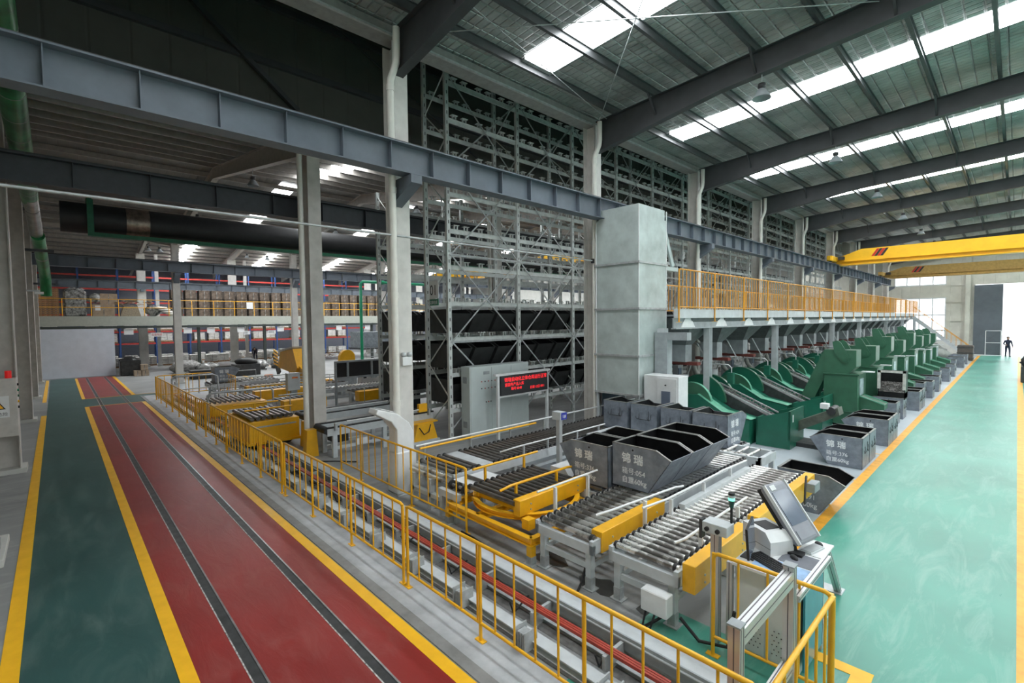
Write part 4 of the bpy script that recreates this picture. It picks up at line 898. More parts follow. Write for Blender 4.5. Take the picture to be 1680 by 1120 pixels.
B().tube([(-2.16, 5.42, 1.72), (-2.16, 5.42, 1.745)], .035, 14).build('cap', M_blk, t)
# ---------------------------------------------------------------- racks
RZ = [.95+1.12*k for k in range(11)]
def make_rack(x, y, L_, label, name='storage_rack', levels=11, top=12.7, nb=3):
    """bay of the automatic store: two frames at its ends are shared with the next bay (this one owns its left frame)"""
    t = thing(name, label, 'rack', (x, y, 0), 'grey storage rack bays')
    for dx in (0, -1.2):
        p = B().box(x+dx-.05, x+dx+.05, y-.065, y+.065, 0, top).build('upright', M_rack, t)
        b = B()
        for i in range(int(top/.3)): b.add([(x+dx+.0505, y-.015, .1+.3*i), (x+dx+.0505, y+.015, .1+.3*i), (x+dx+.0505, y+.015, .2+.3*i), (x+dx+.0505, y-.015, .2+.3*i)], [(0, 1, 2, 3)])
        q = b.build('slot_holes', M_dk, p); q['kind'] = 'stuff'
    n = int(top/1.0)
    fb = B()
    for i in range(n): a, c = (x-.05, x-1.15) if i % 2 else (x-1.15, x-.05); fb.bar((a, y, .3+i*1.0), (c, y, 1.3+i*1.0), .03, .03)
    fb.build('frame_lattice', M_rack, t)
    bm_ = None
    for dx in (-.02, -1.18):
        bm_ = B().box(x+dx-.025, x+dx+.025, y+.045, y+L_-.045, RZ[0]-.13, RZ[0]).build('shelf_beam', M_rack, t)
        rep(bm_, [(0, 0, 1.12*k) for k in range(1, levels)])
    for xs in (x, x-1.2):
        sb = B().box(xs-.03, xs+.03, y+.07, y+L_-.07, RZ[0], RZ[0]+.006)
        for j in range(3):
            for e in (-.2, .2):
                yy = y+L_*(j+.5)/3+e
                for q in (-.06, .06): sb.box(xs-.03, xs+.03, yy+q-.012, yy+q+.012, RZ[0]+.006, RZ[0]+.118)
                sb.box(xs-.07, xs+.07, yy-.11, yy+.11, RZ[0]+.118, RZ[0]+.131)
        s0 = sb.build('bin_support', M_rack, t); rep(s0, [(0, 0, 1.12*k) for k in range(1, levels)])
    return t
def braces(t, x, y, L_):
    for z0 in (.35, 3.05, 5.75, 8.45):
        z1 = z0+2.7
        B().bar((x+.06, y+.05, z0), (x+.06, y+L_-.05, z1), .045, .015, up=(1, 0, 0)).build('cross_tie', M_gal, t)
        B().bar((x+.075, y+L_-.05, z0), (x+.075, y+.05, z1), .045, .015, up=(1, 0, 0)).build('cross_tie', M_gal, t)
        B().box(x+.05, x+.065, y-.08, y+.08, z1-.12, z1+.06).build('gusset', M_rack, t)
    for z in (3.05, 5.75): B().box(x+.06, x+.075, y, y+L_, z-.03, z+.03).build('tie_bar', M_gal, t)
RL = 3.0; RX1, RX2 = -12.15, -15.35; RY0 = 8.85
wr = ['behind the control cabinet', 'behind the right end of the message board']
R1 = make_rack(RX1, RY0, RL, 'grey rack bay of the near row '+wr[0]); braces(R1, RX1, RY0, RL)
for k in range(1, 16): dup(R1, (RX1, RY0+RL*k, 0), 'grey rack bay of the near row '+(wr[k] if k < 2 else ORD[k]+' counted from the control cabinet'))
R2 = make_rack(RX2, RY0-RL*.0, RL, 'grey rack bay of the rear row behind the dark bins, first from the left', levels=7, top=8.5)
for k in range(1, 11): dup(R2, (RX2, RY0+RL*k, 0), 'grey rack bay of the rear row, '+ORD[k]+' from the left')
# cap beam of the near row + end frame + sign 01
t = thing('rack_head_beam', 'grey longitudinal beam capping the near rack row', 'beam', (RX1, 32, 12.7)); B().box(RX1-.06, RX1+.06, RY0, RY0+48, 12.7, 12.8).build('beam', M_rack, t); B().box(RX1-1.26, RX1-1.14, RY0, RY0+48, 12.7, 12.8).build('beam', M_rack, t)
t = thing('aisle_sign', 'white number plate 01 with a green strip on the end of the rack', 'sign', (-12.3, 8.75, 4.6))
B().box(-12.98, -12.5, 8.7, 8.72, 4.42, 4.98).build('number_plate', M_white, t); B().box(-12.98, -12.5, 8.7, 8.72, 4.2, 4.4).build('green_strip', mat('sign_green', (.05, .22, .13), .5, noise=0), t)
text('01', .46, 'number', M_blk, t, (-12.96, 8.698, 4.53), (PI/2, 0, 0), sx=.85); text('立体仓库', .13, 'lettering', M_letter, t, (-12.96, 8.698, 4.25), (PI/2, 0, 0), sx=.8)
B().box(-12.8, -12.7, 8.72, 8.8, 4.3, 4.9).build('bracket', M_rack, t)
# black bins stored on the racks
RB = make_bin('stored_bin', 'black steel bin stored on the rack', None, (0, 0, -50), 0, m=M_bink, w=.86)
first = True
for (rx, row, lv, bays) in ((RX1, 'near', (0, 1, 2), 9), (RX2, 'rear', (0, 1, 2), 8)):
    for k in range(bays):
        for l in lv:
            for j in range(3):
                if row == 'near' and l == 0 and k > 5: continue
                loc = (rx-1.16, RY0+RL*k+RL*(j+.5)/3, RZ[l]+.131)
                lab = 'black steel bin, %s rack row, %s shelf, %s bay, %s place' % (row, ['lowest', 'second', 'third'][l], ORD[k], ['left', 'middle', 'right'][j])
                if first: RB.location = loc; RB['label'] = lab; RB['group'] = 'black bins on the racks'; first = False
                else: dup(RB, loc, lab, 'black bins on the racks')
# ---------------------------------------------------------------- platform over the sorting machines
PX = -6.8; PY0, PY1 = 12.9, 60.5
t = thing('steel_platform', 'long grey steel platform above the green machines', 'platform', (-8, 36, 0))
B().box(-9.0, PX, 14.5, PY1, 3.78, 3.84).build('deck', M_grey, t)
B().box(PX-.02, PX+.1, PY0, PY1, 3.72, 3.98).build('edge_channel', M_ltgrey, t)
B().box(PX-.06, PX-.02, PY0, PY1, 3.42, 3.72).build('edge_beam', M_grey, t)
for i in range(20):
    y = 13.75+2.36*i; B().prism([(y-.45, 3.44), (y+.45, 3.44), (y+.2, 3.71), (y-.2, 3.71)], PX-.02, PX+.0, 'x').build('fascia_plate', M_white, t)
B().box(PX-.1, PX+.06, PY0, PY1, 3.4, 3.43).build('lower_lip', M_grey, t)
B().ibeam((-8.9, 14.5, 3.6), (-8.9, PY1, 3.6), .2, .3, .015, .012).build('rear_beam', M_ltgrey, t)
for y in (15.2, 21.4, 30.2, 36.6, 45.4, 53, 60): 
    for x in (PX-.05, -8.9): l = B(); l.box(x-.1, x+.1, y-.1, y-.088, 0, 3.42); l.box(x-.1, x+.1, y+.088, y+.1, 0, 3.42); l.box(x-.006, x+.006, y-.088, y+.088, 0, 3.42); l.build('leg', M_ltgrey, t)
for i in range(20): B().box(-8.9, PX-.1, 15+2.4*i, 15.08+2.4*i, 3.6, 3.78).build('joist', M_grey, t)
ps = [12.9+2.36*i for i in range(21)]
for i in range(20):
    fence_x(ps[i], ps[i+1], PX+.13, 'orange front platform railing section, %s from the tower' % (ORD[i]), [.022], z1=5.12, zlow=4.04, z0=3.6, grp='platform railing sections', step=.235, m=M_yel2, axis='y')
for i in range(10):
    fence_x(14.6+4.6*i, 14.6+4.6*(i+1), -8.95, 'rear orange platform railing section, %s from the tower' % (ORD[i]), [.022], z1=4.94, zlow=4.0, z0=3.84, grp='rear platform railing sections', step=.24, m=M_yel2, axis='y')
M_hop = mat('hopper_dark_sheet', (.16, .175, .18), .5, noise=.15); M_rust = mat('rusty_red', (.2, .05, .04), .5)
y = 14.9; T_ = [(-8.5, y-1.0), (-6.74, y-1.0), (-6.74, y+1.0), (-8.5, y+1.0)]; Bt = [(-7.95, y-.22), (-7.35, y-.22), (-7.35, y+.22), (-7.95, y+.22)]
hp = B().add([(p[0], p[1], 3.71) for p in T_]+[(p[0], p[1], 2.85) for p in Bt], [(0, 1, 5, 4), (1, 2, 6, 5), (2, 3, 7, 6), (3, 0, 4, 7), (4, 5, 6, 7)]).build('feed_hopper', M_hop, t)
B().box(-7.95, -7.35, y-.22, y+.22, 2.3, 2.85).build('outlet', M_grey, hp)
B().box(-8.2, -7.0, y-.12, y+.12, 2.2, 2.3).build('slide_plate', M_rust, hp)
B().bar((-8.3, y, 2.85), (-7.6, y, 2.35), .1, .1).build('air_cylinder', M_gal, hp)
B().bar((-7.2, y+.3, 2.9), (-6.9, y+.5, 2.2), .03, .03).build('pull_rod', M_gal, hp)
for i in range(1, 19):
    c = hp.copy(); COL.objects.link(c); c.location.y += 2.36*i
    for g in list(hp.children): d = g.copy(); COL.objects.link(d); d.parent = c
# stair at the far end of the platform
t = thing('steel_stair', 'grey steel stair descending from the far end of the platform', 'stair', (-4.8, 57.5, 0))
for y in (57.6, 58.5): B().bar((-6.7, y, 3.6), (-2.9, y-.0, .1), .05, .25).build('stringer', M_ltgrey, t)
s0 = B().box(-6.6, -6.35, 57.62, 58.48, 3.45, 3.48).build('tread', M_grey, t); rep(s0, [(.255*i, 0, -.235*i) for i in range(1, 14)])
for y in (57.6, 58.5):
    B().bar((-6.7, y, 4.6), (-2.9, y, 1.1), .04, .04).build('handrail', M_yel2, t)
    for i in range(12): x = -6.6+.32*i; z = 3.6-.295*i; B().bar((x, y, z), (x, y, z+.95), .02, .02).build('baluster', M_yel2, t)
# ---------------------------------------------------------------- green feeders and elevators
def feeder(y, label):
    """long green feeder body with a slanted lid, two curved guards and a tray of bolts; y = its near face"""
    t = thing('bolt_feeder', label, 'machine', (-6, y+.5, 0), 'green bolt feeders')
    B().prism([(-7.6, 0), (-5.3, 0), (-5.3, .72), (-6.1, .88), (-6.85, 1.32), (-7.6, 1.28)], y, y+.75, 'y').build('body', M_grn2, t)
    B().add([(-5.25, y-.02, .75), (-6.1, y-.02, .9), (-6.85, y-.02, 1.345), (-6.85, y+.4, 1.345), (-6.1, y+.4, .9), (-5.25, y+.4, .75)], [(0, 1, 4, 5), (1, 2, 3, 4)]).build('slanted_lid', M_grnl, t)
    for k, (dy, R_, w) in enumerate(((.12, .62, .1), (.7, .82, .12), (1.5, .74, .1))):
        cx, cz = -7.1, 1.05; arc = [(cx+R_*math.cos(a), cz+R_*math.sin(a)) for a in [PI*.92-i*PI*.92/12 for i in range(13)]]
        inn = [(cx+(R_-.42)*math.cos(a), cz+(R_-.42)*math.sin(a)) for a in [i*PI*.92/12 for i in range(13)]]
        B().prism(arc+inn, y+dy, y+dy+w, 'y').build('curved_guard', M_grn2 if k else M_grn, t)
        B().prism([(cx+R_*math.cos(a), cz+R_*math.sin(a)) for a in [PI*.6-i*PI*.6/10 for i in range(11)]]+[(cx+(R_+.015)*math.cos(a), cz+(R_+.015)*math.sin(a)) for a in [i*PI*.6/10 for i in range(11)]], y+dy-.01, y+dy+w+.01, 'y').build('guard_edge', M_grnl if k == 0 else M_grn, t)
    B().prism([(-6.7, 1.05), (-5.0, .55), (-5.0, .75), (-6.7, 1.5)], y+.8, y+1.35, 'y').build('vibrating_trough', M_dk, t)
    f = B(); rd = random.Random(int(y*10))
    for i in range(70):
        u = rd.random(); x = -6.7+1.7*u; z = 1.52-.72*u+rd.random()*.06; yy = y+.82+rd.random()*.5; a = rd.random()*6.28
        f.bar((x, yy, z), (x+.07*math.cos(a), yy+.07*math.sin(a), z+.03*rd.random()), .022, .022)
    f.build('loose_bolts', M_parts, t)['kind'] = 'stuff'
    for dy in (.78, 1.36): B().bar((-6.75, y+dy, 1.58), (-4.95, y+dy, .82), .03, .04).build('chute_rail', M_gal, t)
    b = B(); b.box(-5.2, -4.3, y-.05+.3, y+1.5, 0, .25); b.prism([(-5.2, .25), (-4.3, .25), (-4.3, 1.08), (-5.2, .8)], y+.25, y+.3, 'y'); b.prism([(-5.2, .25), (-4.3, .25), (-4.3, 1.08), (-5.2, .8)], y+1.45, y+1.5, 'y'); b.box(-4.35, -4.3, y+.25, y+1.5, .25, 1.08); b.box(-5.2, -5.15, y+.25, y+1.5, .25, .8)
    b.build('collecting_hopper', M_grn2, t)
    B().box(-4.3, -4.29, y+.45, y+.52, .75, .95).build('grip', M_white, t)
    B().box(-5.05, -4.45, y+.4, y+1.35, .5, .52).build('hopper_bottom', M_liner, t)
    B().tube([(-7.2, y+1.2, 1.2), (-7.2, y+1.2, 2.1), (-7.1, y+1.2, 2.2), (-6.4, y+1.2, 2.2), (-6.3, y+1.2, 2.1), (-6.3, y+1.2, 1.95)], .02, 8).build('bent_tube', M_gal, t)
    B().box(-6.4, -6.22, y+1.12, y+1.28, 1.6, 1.95).build('switch_box', M_grn2, t)
    return t
F1 = feeder(14.5, 'teal green bolt feeder nearest the camera, bright slanted lid behind the row of four bins')
for i, y in enumerate((17.75, 21.0, 24.2, 27.4, 30.6, 33.8, 37.0, 40.2, 43.4)): dup(F1, (-6, y+.5, 0), 'teal green bolt feeder under the platform, %s from the tower' % ORD[i+1])
def elevator(y, label):
    t = thing('inclined_elevator', label, 'machine', (-4.4, y+.7, 0), 'green elevators')
    B().box(-4.6, -3.62, y, y+1.25, .06, 1.74, .01).build('cabinet_body', M_grn, t); B().box(-4.63, -3.58, y-.03, y+1.28, 1.74, 1.78).build('cabinet_top', M_grn, t)
    B().box(-4.66, -3.56, y-.06, y+1.3, .5, .52).build('belt_rib', M_grn, t)
    B().prism([(-4.55, 1.78), (-3.9, 1.78), (-3.68, 2.02), (-3.68, 2.58), (-4.62, 2.58)], y+.05, y+.75, 'y').build('head_box', M_grn, t)
    for yy in (y+.0, y+.76):
        lob = [(-4.36, 2.86), (-4.22, 2.9), (-4.12, 2.84)]+[(-4.0+.15*math.cos(a), 2.3+.15*math.sin(a)) for a in [.5-i*.45 for i in range(8)]]+[(-4.3, 2.5)]
        e = B().prism(lob, yy, yy+.04, 'y').build('bearing_ear', M_grn, t)
        b = B().tube([(-4.0, yy-.02, 2.3), (-4.0, yy+.06, 2.3)], .09, 16).build('bearing', M_grn, e)
    B().prism([(-5.62, .15), (-5.22, .05), (-4.52, 1.78), (-4.1, 2.05), (-4.1, 2.58), (-4.62, 2.58)], y+.08, y+.72, 'y').build('inclined_casing', M_grn, t)
    B().prism([(-5.72, .0), (-5.1, .0), (-5.1, .5), (-5.72, .7)], y+.05, y+.75, 'y').build('boot', M_grn, t)
    B().prism([(-3.62, .55), (-2.95, .62), (-2.95, .78), (-3.62, 1.0)], y+.35, y+.95, 'y').build('outlet_chute', M_grn, t)
    for yy in (y+.34, y+.94): B().bar((-3.62, yy, 1.02), (-2.95, yy, .8), .02, .03).build('chute_edge', M_grnl, t)
    B().box(-3.62, -3.6, y+.3, y+.8, 1.05, 1.6).build('side_window', mat('window_pale', (.5, .62, .66), .2, noise=.15), t)
    B().box(-3.7, -3.35, y+.9, y+1.2, 1.78, 1.81).build('small_shelf', M_ltgrey, t)
    for x in (-4.55, -3.72):
        for yy in (y+.1, y+1.1): B().box(x, x+.08, yy, yy+.08, 0.003, .06).build('foot', M_dk, t)
    B().tube([(-4.75, y+.2, .5), (-4.75, y+.2, 1.9)], .02, 6).build('support_rod', M_grn, t)
    return t
E1 = elevator(19.3, 'green inclined elevator nearest the camera with a tall cabinet and round bearing ears')
for i in range(7): 
    e = dup(E1, (-4.4, 20.0+3.2*(i+1), [0, .22, 0, .22, 0, 0, 0][i]*0), 'green inclined elevator, %s in the row' % ORD[i+1])
    if i in (1, 3): e.scale = (1, 1, 1.1)
# tall wooden-brown crate, machines at the far end
t = thing('machine_crate', 'dark brown boxed machine beyond the last green elevator', 'crate', (-3.5, 37.5, 0)); B().box(-3.7, -2.75, 45.6, 46.8, .02, 1.25, .02).build('crate_body', mat('crate_brown', (.1, .085, .075), .6), t); 
for z in (.15, .6, 1.05): B().box(-3.73, -2.72, 45.57, 46.83, z, z+.07).build('band', M_dk, t)
t.location = (-3.2, 46.2, 0)
for ch in t.children: pass
for i, (x, y, s) in enumerate(((-4.4, 52.0, 1.0), (-5.2, 55.0, 1.3))):
    one(B().blob((x, y, .55*s), (.8*s, .7*s, .5*s), i, .18, 12, 7).box(x-.7*s, x+.7*s, y-.6*s, y+.6*s, 0, .25), 'covered_bale', mat('cover_sheet', (.25, .27, .25), .5), 'covered bale near the stair foot, %s one' % ['smaller', 'larger'][i], 'bale', (x, y, 0))
t = thing('covered_machine', 'dark knobbly machine at the right edge of the aisle', 'machine', (.8, 39.5, 0))
B().box(.2, 1.6, 38.2, 41, 0, .9, .03).build('machine_body', M_dk, t)
for i in range(5): B().blob((.55, 38.4+.55*i, 1.0), (.35, .35, .35), i, .3, 10, 6).build('cover_bulge', M_blk, t)
# short drag conveyor that feeds bin 376
t = thing('drag_conveyor', 'olive grey inclined drag conveyor dropping bolts into the bins behind 376', 'conveyor', (-4.6, 15.6, 0))
B().prism([(-5.3, .12), (-5.3, .42), (-4.7, .5), (-3.6, 1.08), (-3.35, 1.2), (-3.3, 1.0), (-4.5, .3), (-4.8, .12)], 15.5, 15.95, 'y').build('casing', mat('olive_grey', (.11, .125, .1), .5, noise=.2), t)
B().box(-3.75, -3.55, 15.4, 15.6, 1.15, 1.3, .01).build('motor_box', M_white, t); B().tube([(-3.5, 15.45, 1.1), (-3.5, 16.0, 1.1)], .11, 14).build('drum', M_dk, t)
B().box(-5.4, -2.6+-1.0, 15.3, 16.1, .004, .12).build('base_tray', M_dk, t)
# sorting machines standing back under the platform
def sorter(y, label):
    t = thing('sorting_machine', label, 'machine', (-8.3, y, 0), 'sorting machines')
    B().box(-8.75, -7.75, y-.5, y+.5, .1, 1.0, .02).build('machine_body', M_dk, t)
    for x in (-8.7, -7.85):
        for yy in (y-.45, y+.4): B().box(x, x+.06, yy, yy+.06, .0, .1).build('foot', M_dk, t)
    B().lathe((-8.25, y, 1.0), [(0, 0), (.3, 0), (.34, .1), (.34, .2), (.3, .2), (.28, .06), (0, .05)], 18).build('bowl', mat('copper_bowl', (.25, .17, .13), .35, metal=.6), t)
    B().tube([(-7.9, y+.1, 2.2), (-7.8, y+.15, 1.8), (-7.6, y+.3, 1.5), (-7.3, y+.6, 1.3)], [.09, .085, .08, .07], 12).build('flexible_hose', mat('hose_grey', (.22, .22, .2), .5), t)
    B().tube([(-8.0, y-.35, 1.2), (-8.0, y-.35, 1.75)], .17, 14).build('canister', M_ltgrey, t)
    B().box(-8.7, -8.5, y+.2, y+.45, 1.0, 2.0).build('control_column', M_grey, t); B().box(-8.5, -8.47, y+.22, y+.43, 1.6, 1.9).build('display_face', M_glass, t)
    B().bar((-8.2, y-.1, 1.2), (-7.75, y-.3, 2.1), .03, .03).build('strut', M_gal, t)
    return t
S1 = sorter(16.2, 'dark bolt sorting machine under the platform, nearest the tower')
for i in range(17): dup(S1, (-8.3, 18.56+2.36*i, 0), 'dark bolt sorting machine under the platform, %s from the tower' % ORD[i+1])
# ---------------------------------------------------------------- cranes
def crane(y, x0, x1, zr, label, m, stripes=True):
    t = thing('bridge_crane', label, 'crane', ((x0+x1)/2, y, zr), 'bridge cranes')
    zb = zr-.16
    for s, xe in ((1, x0), (-1, x1)):
        B().box(xe-.16, xe+.16, y-1.6, y+1.6, zr+.08, zr+.42, .02).build('end_carriage', m, t)
        for yy in (y-1.35, y+1.35): B().tube([(xe-.08, yy, zr+.13), (xe+.08, yy, zr+.13)], .13, 16).build('wheel', M_dk, t)
        for yy in (y-1.75, y+1.6): B().box(xe-.1, xe+.1, yy, yy+.15, zr+.12, zr+.36).build('buffer_plate', m, t)
    B().prism([(x0+.1, zb+.1), (x0+.1, zb+.5), (x0+1.5, zb+1.0), (x1-1.5, zb+1.0), (x1-.1, zb+.5), (x1-.1, zb+.1), (x1-.9, zb), (x0+.9, zb)], y-.2, y+.2, 'y').build('box_girder', m, t)
    B().box(x0+.3, x1-.3, y-.32, y+.32, zb-.03, zb).build('lower_flange', m, t)
    B().box(x0+.3, x1-.3, y-.33, y-.2, zb+.22, zb+.235).build('web_seam', m, t)
    if stripes:
        for k in range(4):
            xa = x0+2.05+.16*k; B().prism([(xa, zb+.45), (xa+.15, zb+.45), (xa+.45, zb+.93), (xa+.3, zb+.93)], y-.206, y-.2, 'y').build('warning_stripe', [M_redp, M_blk][k % 2], t)
    B().box(x0+.25, x0+.6, y-.5, y-.25, zr+.2, zr+.4).build('travel_motor', M_dk, t)
    return t
crane(39.6, -8.85, 12.6, 7.42, 'yellow bridge crane with red and black stripes, nearer one of the main hall', M_yelcr)
crane(57.0, -8.85, 12.6, 7.42, 'glare-dulled yellow bridge crane farther back, in front of the end wall', mat('crane_yellow_glare', (.5, .3, .08), .5))  # crane yellow toned down, veiling glare put into the paint colour
crane(25.5, -34.9, -15.15, 7.42, 'yellow bridge crane of the middle hall seen through the tall rack', M_yelcr)
# ---------------------------------------------------------------- people
def person(name, label, J, rad, loc, rz, hair=True, cloth=M_cloth, extra=None):
    """J: joints of a skinned skeleton"""
    t = thing(name, label, 'person', loc); t.rotation_euler[2] = rz
    me = bpy.data.meshes.new('body'); ks = list(J); E = [('pelvis', 'chest'), ('chest', 'neck'), ('neck', 'head'), ('head', 'crown'), ('chest', 'ls'), ('ls', 'le'), ('le', 'lw'), ('lw', 'lh'), ('chest', 'rs'), ('rs', 're'), ('re', 'rw'), ('rw', 'rh'), ('pelvis', 'lt'), ('lt', 'lk'), ('lk', 'la'), ('la', 'lf'), ('pelvis', 'rt'), ('rt', 'rk'), ('rk', 'ra'), ('ra', 'rf')]
    me.from_pydata([J[k] for k in ks], [(ks.index(a), ks.index(b_)) for a, b_ in E], [])
    o = bpy.data.objects.new('body', me); COL.objects.link(o); sk = o.modifiers.new('s', 'SKIN')
    for k, v in zip(ks, me.skin_vertices[0].data): v.radius = (rad.get(k[1:] if k[0] in 'lr' and k[1:] in rad else k, .06),)*2; v.use_root = (k == 'pelvis')
    o.modifiers.new('u', 'SUBSURF').levels = 2; o.modifiers['u'].render_levels = 2
    me.materials.append(cloth); o.parent = t
    h = Vector(J['head']); 
    f = B().blob((0, 0, 0), (.085, .1, .125), 3, .02, 14, 10); hd = f.build('face', M_skin, None); hd.parent = t; hd.location = h+Vector((0, -.012, .03))
    hb = B().blob((0, 0, 0), (.1, .11, .1), 4, .05, 12, 8).build('hair', M_hair, None); hb.parent = t; hb.location = h+Vector((0, .02, .085))
    fe = B(); 
    for s in (-1, 1): fe.blob((s*.035, -.105, .045), (.014, .01, .01), 1, 0, 6, 4)
    fe.blob((0, -.108, -.05), (.03, .01, .008), 1, 0, 6, 4); o2 = fe.build('eyes_and_mouth', M_hair, None); o2.parent = t; o2.location = h
    no = B().blob((0, -.115, .0), (.014, .022, .025), 1, 0, 6, 4).build('nose', M_skin, None); no.parent = t; no.location = h
    for k in ('lh', 'rh'):
        p = Vector(J[k]); hm = B(); hm.blob((0, 0, 0), (.022, .042, .05), 2, .03, 8, 6)
        for q in range(4): hm.tube([(0, -.03+.02*q, -.03), (.006, -.032+.021*q, -.085), (.012, -.03+.02*q, -.105+.006*abs(q-1.5))], [.009, .008, .006], 6)
        hm.tube([(0, -.035, -.0), (.01, -.065, -.035), (.012, -.062, -.06)], [.011, .009, .007], 6)
        ho = hm.build('hand', M_skin, None); ho.parent = t; ho.location = p
    for k in ('lf', 'rf'):
        p = Vector(J[k]); sh = B(); sh.box(-.045, .045, -.16, .11, -.05, .03, .02); so = sh.build('shoe', M_blk, None); so.parent = t; so.location = p
    return t
RAD = {'pelvis': .135, 'chest': .15, 'neck': .055, 'head': .075, 'crown': .04, 's': .07, 'e': .05, 'w': .035, 'h': .025, 't': .095, 'k': .065, 'a': .045, 'f': .04}
walk = {'pelvis': (0, 0, .93), 'chest': (0, -.03, 1.3), 'neck': (0, -.03, 1.48), 'head': (0, -.05, 1.6), 'crown': (0, -.04, 1.7),
        'ls': (.19, -.03, 1.4), 'le': (.27, .06, 1.14), 'lw': (.3, -.08, .93), 'lh': (.3, -.1, .87), 'rs': (-.19, -.03, 1.4), 're': (-.27, -.02, 1.13), 'rw': (-.18, -.24, 1.05), 'rh': (-.12, -.28, 1.05),
        'lt': (.1, 0, .86), 'lk': (.11, -.12, .48), 'la': (.11, -.18, .1), 'lf': (.11, -.24, .05), 'rt': (-.1, 0, .86), 'rk': (-.1, .02, .47), 'ra': (-.1, .2, .12), 'rf': (-.1, .14, .05)}
person('person', 'person in dark clothes walking in through the tall open doorway', walk, RAD, (-.55, 62.0, .004), .15)
bend = {'pelvis': (0, .1, .92), 'chest': (0, -.25, 1.18), 'neck': (0, -.42, 1.24), 'head': (0, -.53, 1.2), 'crown': (0, -.6, 1.16),
        'ls': (.18, -.32, 1.2), 'le': (.22, -.42, .95), 'lw': (.18, -.55, .75), 'lh': (.17, -.58, .69), 'rs': (-.18, -.32, 1.2), 're': (-.22, -.42, .95), 'rw': (-.18, -.55, .75), 'rh': (-.17, -.58, .69),
        'lt': (.1, .1, .86), 'lk': (.12, -.02, .48), 'la': (.12, .1, .1), 'lf': (.12, .04, .05), 'rt': (-.1, .1, .86), 'rk': (-.12, .05, .48), 'ra': (-.12, .22, .1), 'rf': (-.12, .16, .05)}
person('person', 'person in navy work clothes bending over sacks before the red shelving', bend, RAD, (-51.2, 14.0, .001), 1.2)
# ---------------------------------------------------------------- left wall: switch cabinet, ducts, pipe
t = thing('switch_cabinet', 'grey switch cabinet with a red lamp and a yellow warning triangle at the left edge', 'cabinet', (-17.05, -1.05, 1.2))
B().box(-17.23, -16.85, -1.4, -.76, 1.0, 2.42, .008).build('cabinet_body', M_colg, t)
B().tube([(-17.0, -.9, 2.42), (-17.0, -.9, 2.6)], .06, 14).build('red_lamp', mat('lamp_red', (.6, .01, .01), .3, noise=0, emit=.25), t)
sg = B().box(-16.85, -16.845, -1.33, -.9, 1.48, 2.0).build('warning_sign', M_white, t)
B().prism([(-1.27, 1.68), (-.96, 1.68), (-1.115, 1.94)], -16.845, -16.842, 'x').build('triangle_border', M_blk, sg)
B().prism([(-1.235, 1.70), (-.995, 1.70), (-1.115, 1.905)], -16.842, -16.840, 'x').build('triangle', M_yel, sg)
B().prism([(-1.11, 1.88), (-1.16, 1.79), (-1.12, 1.79), (-1.14, 1.72), (-1.07, 1.81), (-1.11, 1.81)], -16.840, -16.838, 'x').build('lightning_mark', M_blk, sg)
text('有电危险', .09, 'lettering', M_blk, sg, (-16.843, -1.29, 1.53), (PI/2, 0, PI/2))
for i, m in enumerate((M_blk, M_pipeg, M_grn, M_yel, M_blk)): B().tube([(-17.05, -.76, 2.25-.14*i), (-17.05, -.73, 2.25-.14*i)], .03, 10).build('button', m, t)
def duct(name, label, pts, r, m, seams, grp='ventilation ducts', sm=None):
    t = thing(name, label, 'duct', pts[0], grp); B().tube(pts, r, 20).build('duct_run', m, t)
    for p, q in seams: B().tube([p, q], r*1.02, 20).build('band', sm or M_ductm, t)
    return t
xs = [-7-1.25*i for i in range(21)]
duct('ventilation_duct', 'large green ventilation duct overhead along the left wall', [(-3, -.46, 8.7), (-22, -.46, 7.75)], .21, M_duct, [((x, -.46, 8.7+(x+3)*.05), (x-.03, -.46, 8.7+(x+2.97)*.05)) for x in xs if x > -22])
duct('ventilation_duct', 'bare metal duct length hanging under the end of the big green duct', [(-21.5, -.45, 7.75), (-24.0, -.44, 7.6), (-26.2, -.42, 7.2)], .19, M_ductm, [((-23, -.445, 7.66), (-23.05, -.445, 7.657))], sm=M_dk)
duct('ventilation_duct', 'lower green duct dropping in front of the mezzanine pallets', [(-26, -.38, 7.15), (-30.5, -.3, 6.2), (-31.2, -.28, 5.9), (-31.4, -.28, 5.1)], .2, M_duct, [((-28.5, -.335, 6.62), (-28.6, -.335, 6.6))])
for i, (x, zz) in enumerate(((-18.1, 7.68), (-26.8, 6.72), (-34.8, 5.9))): one(B().box(x-.05, x+.05, -1.6, .05, zz-.1, zz), 'duct_bracket', M_raft, 'dark bracket arm carrying the ducts at the left wall, '+ORD[i], 'bracket', (x, -1.2, zz), 'duct brackets')
t = duct('exhaust_duct', 'long black exhaust duct crossing above the middle hall', [(-20, .2, 7.0), (-20, 45, 7.0)], .46, M_blk, [((-20, 1.75, 7.0), (-20, 2.35, 7.0))], grp='exhaust duct', sm=mat('duct_copper', (.3, .24, .2), .35, metal=.7, noise=.3))
B().box(-19.75, -19.55, .9, 45, 6.42, 6.54).build('green_support_rail', mat('rail_dark_green', (.01, .12, .06), .5), t)
B().box(-19.52, -19.4, .8, .95, 6.4, 7.5).build('green_strut', MATS['rail_dark_green'], t); B().box(-20.3, -19.4, .8, .92, 7.5, 7.6).build('green_strut', MATS['rail_dark_green'], t)
t = thing('conduit_pipe', 'thin galvanised conduit strung along the white columns', 'pipe', (-9.05, 5, 5.5)); B().tube([(-9.1, -1.0, 5.52), (-9.1, 12.1, 5.52)], .022, 8).build('pipe_run', M_gal, t); B().box(-9.14, -9.05, 12.08, 12.14, 5.45, 5.58).build('end_clip', M_blk, t)
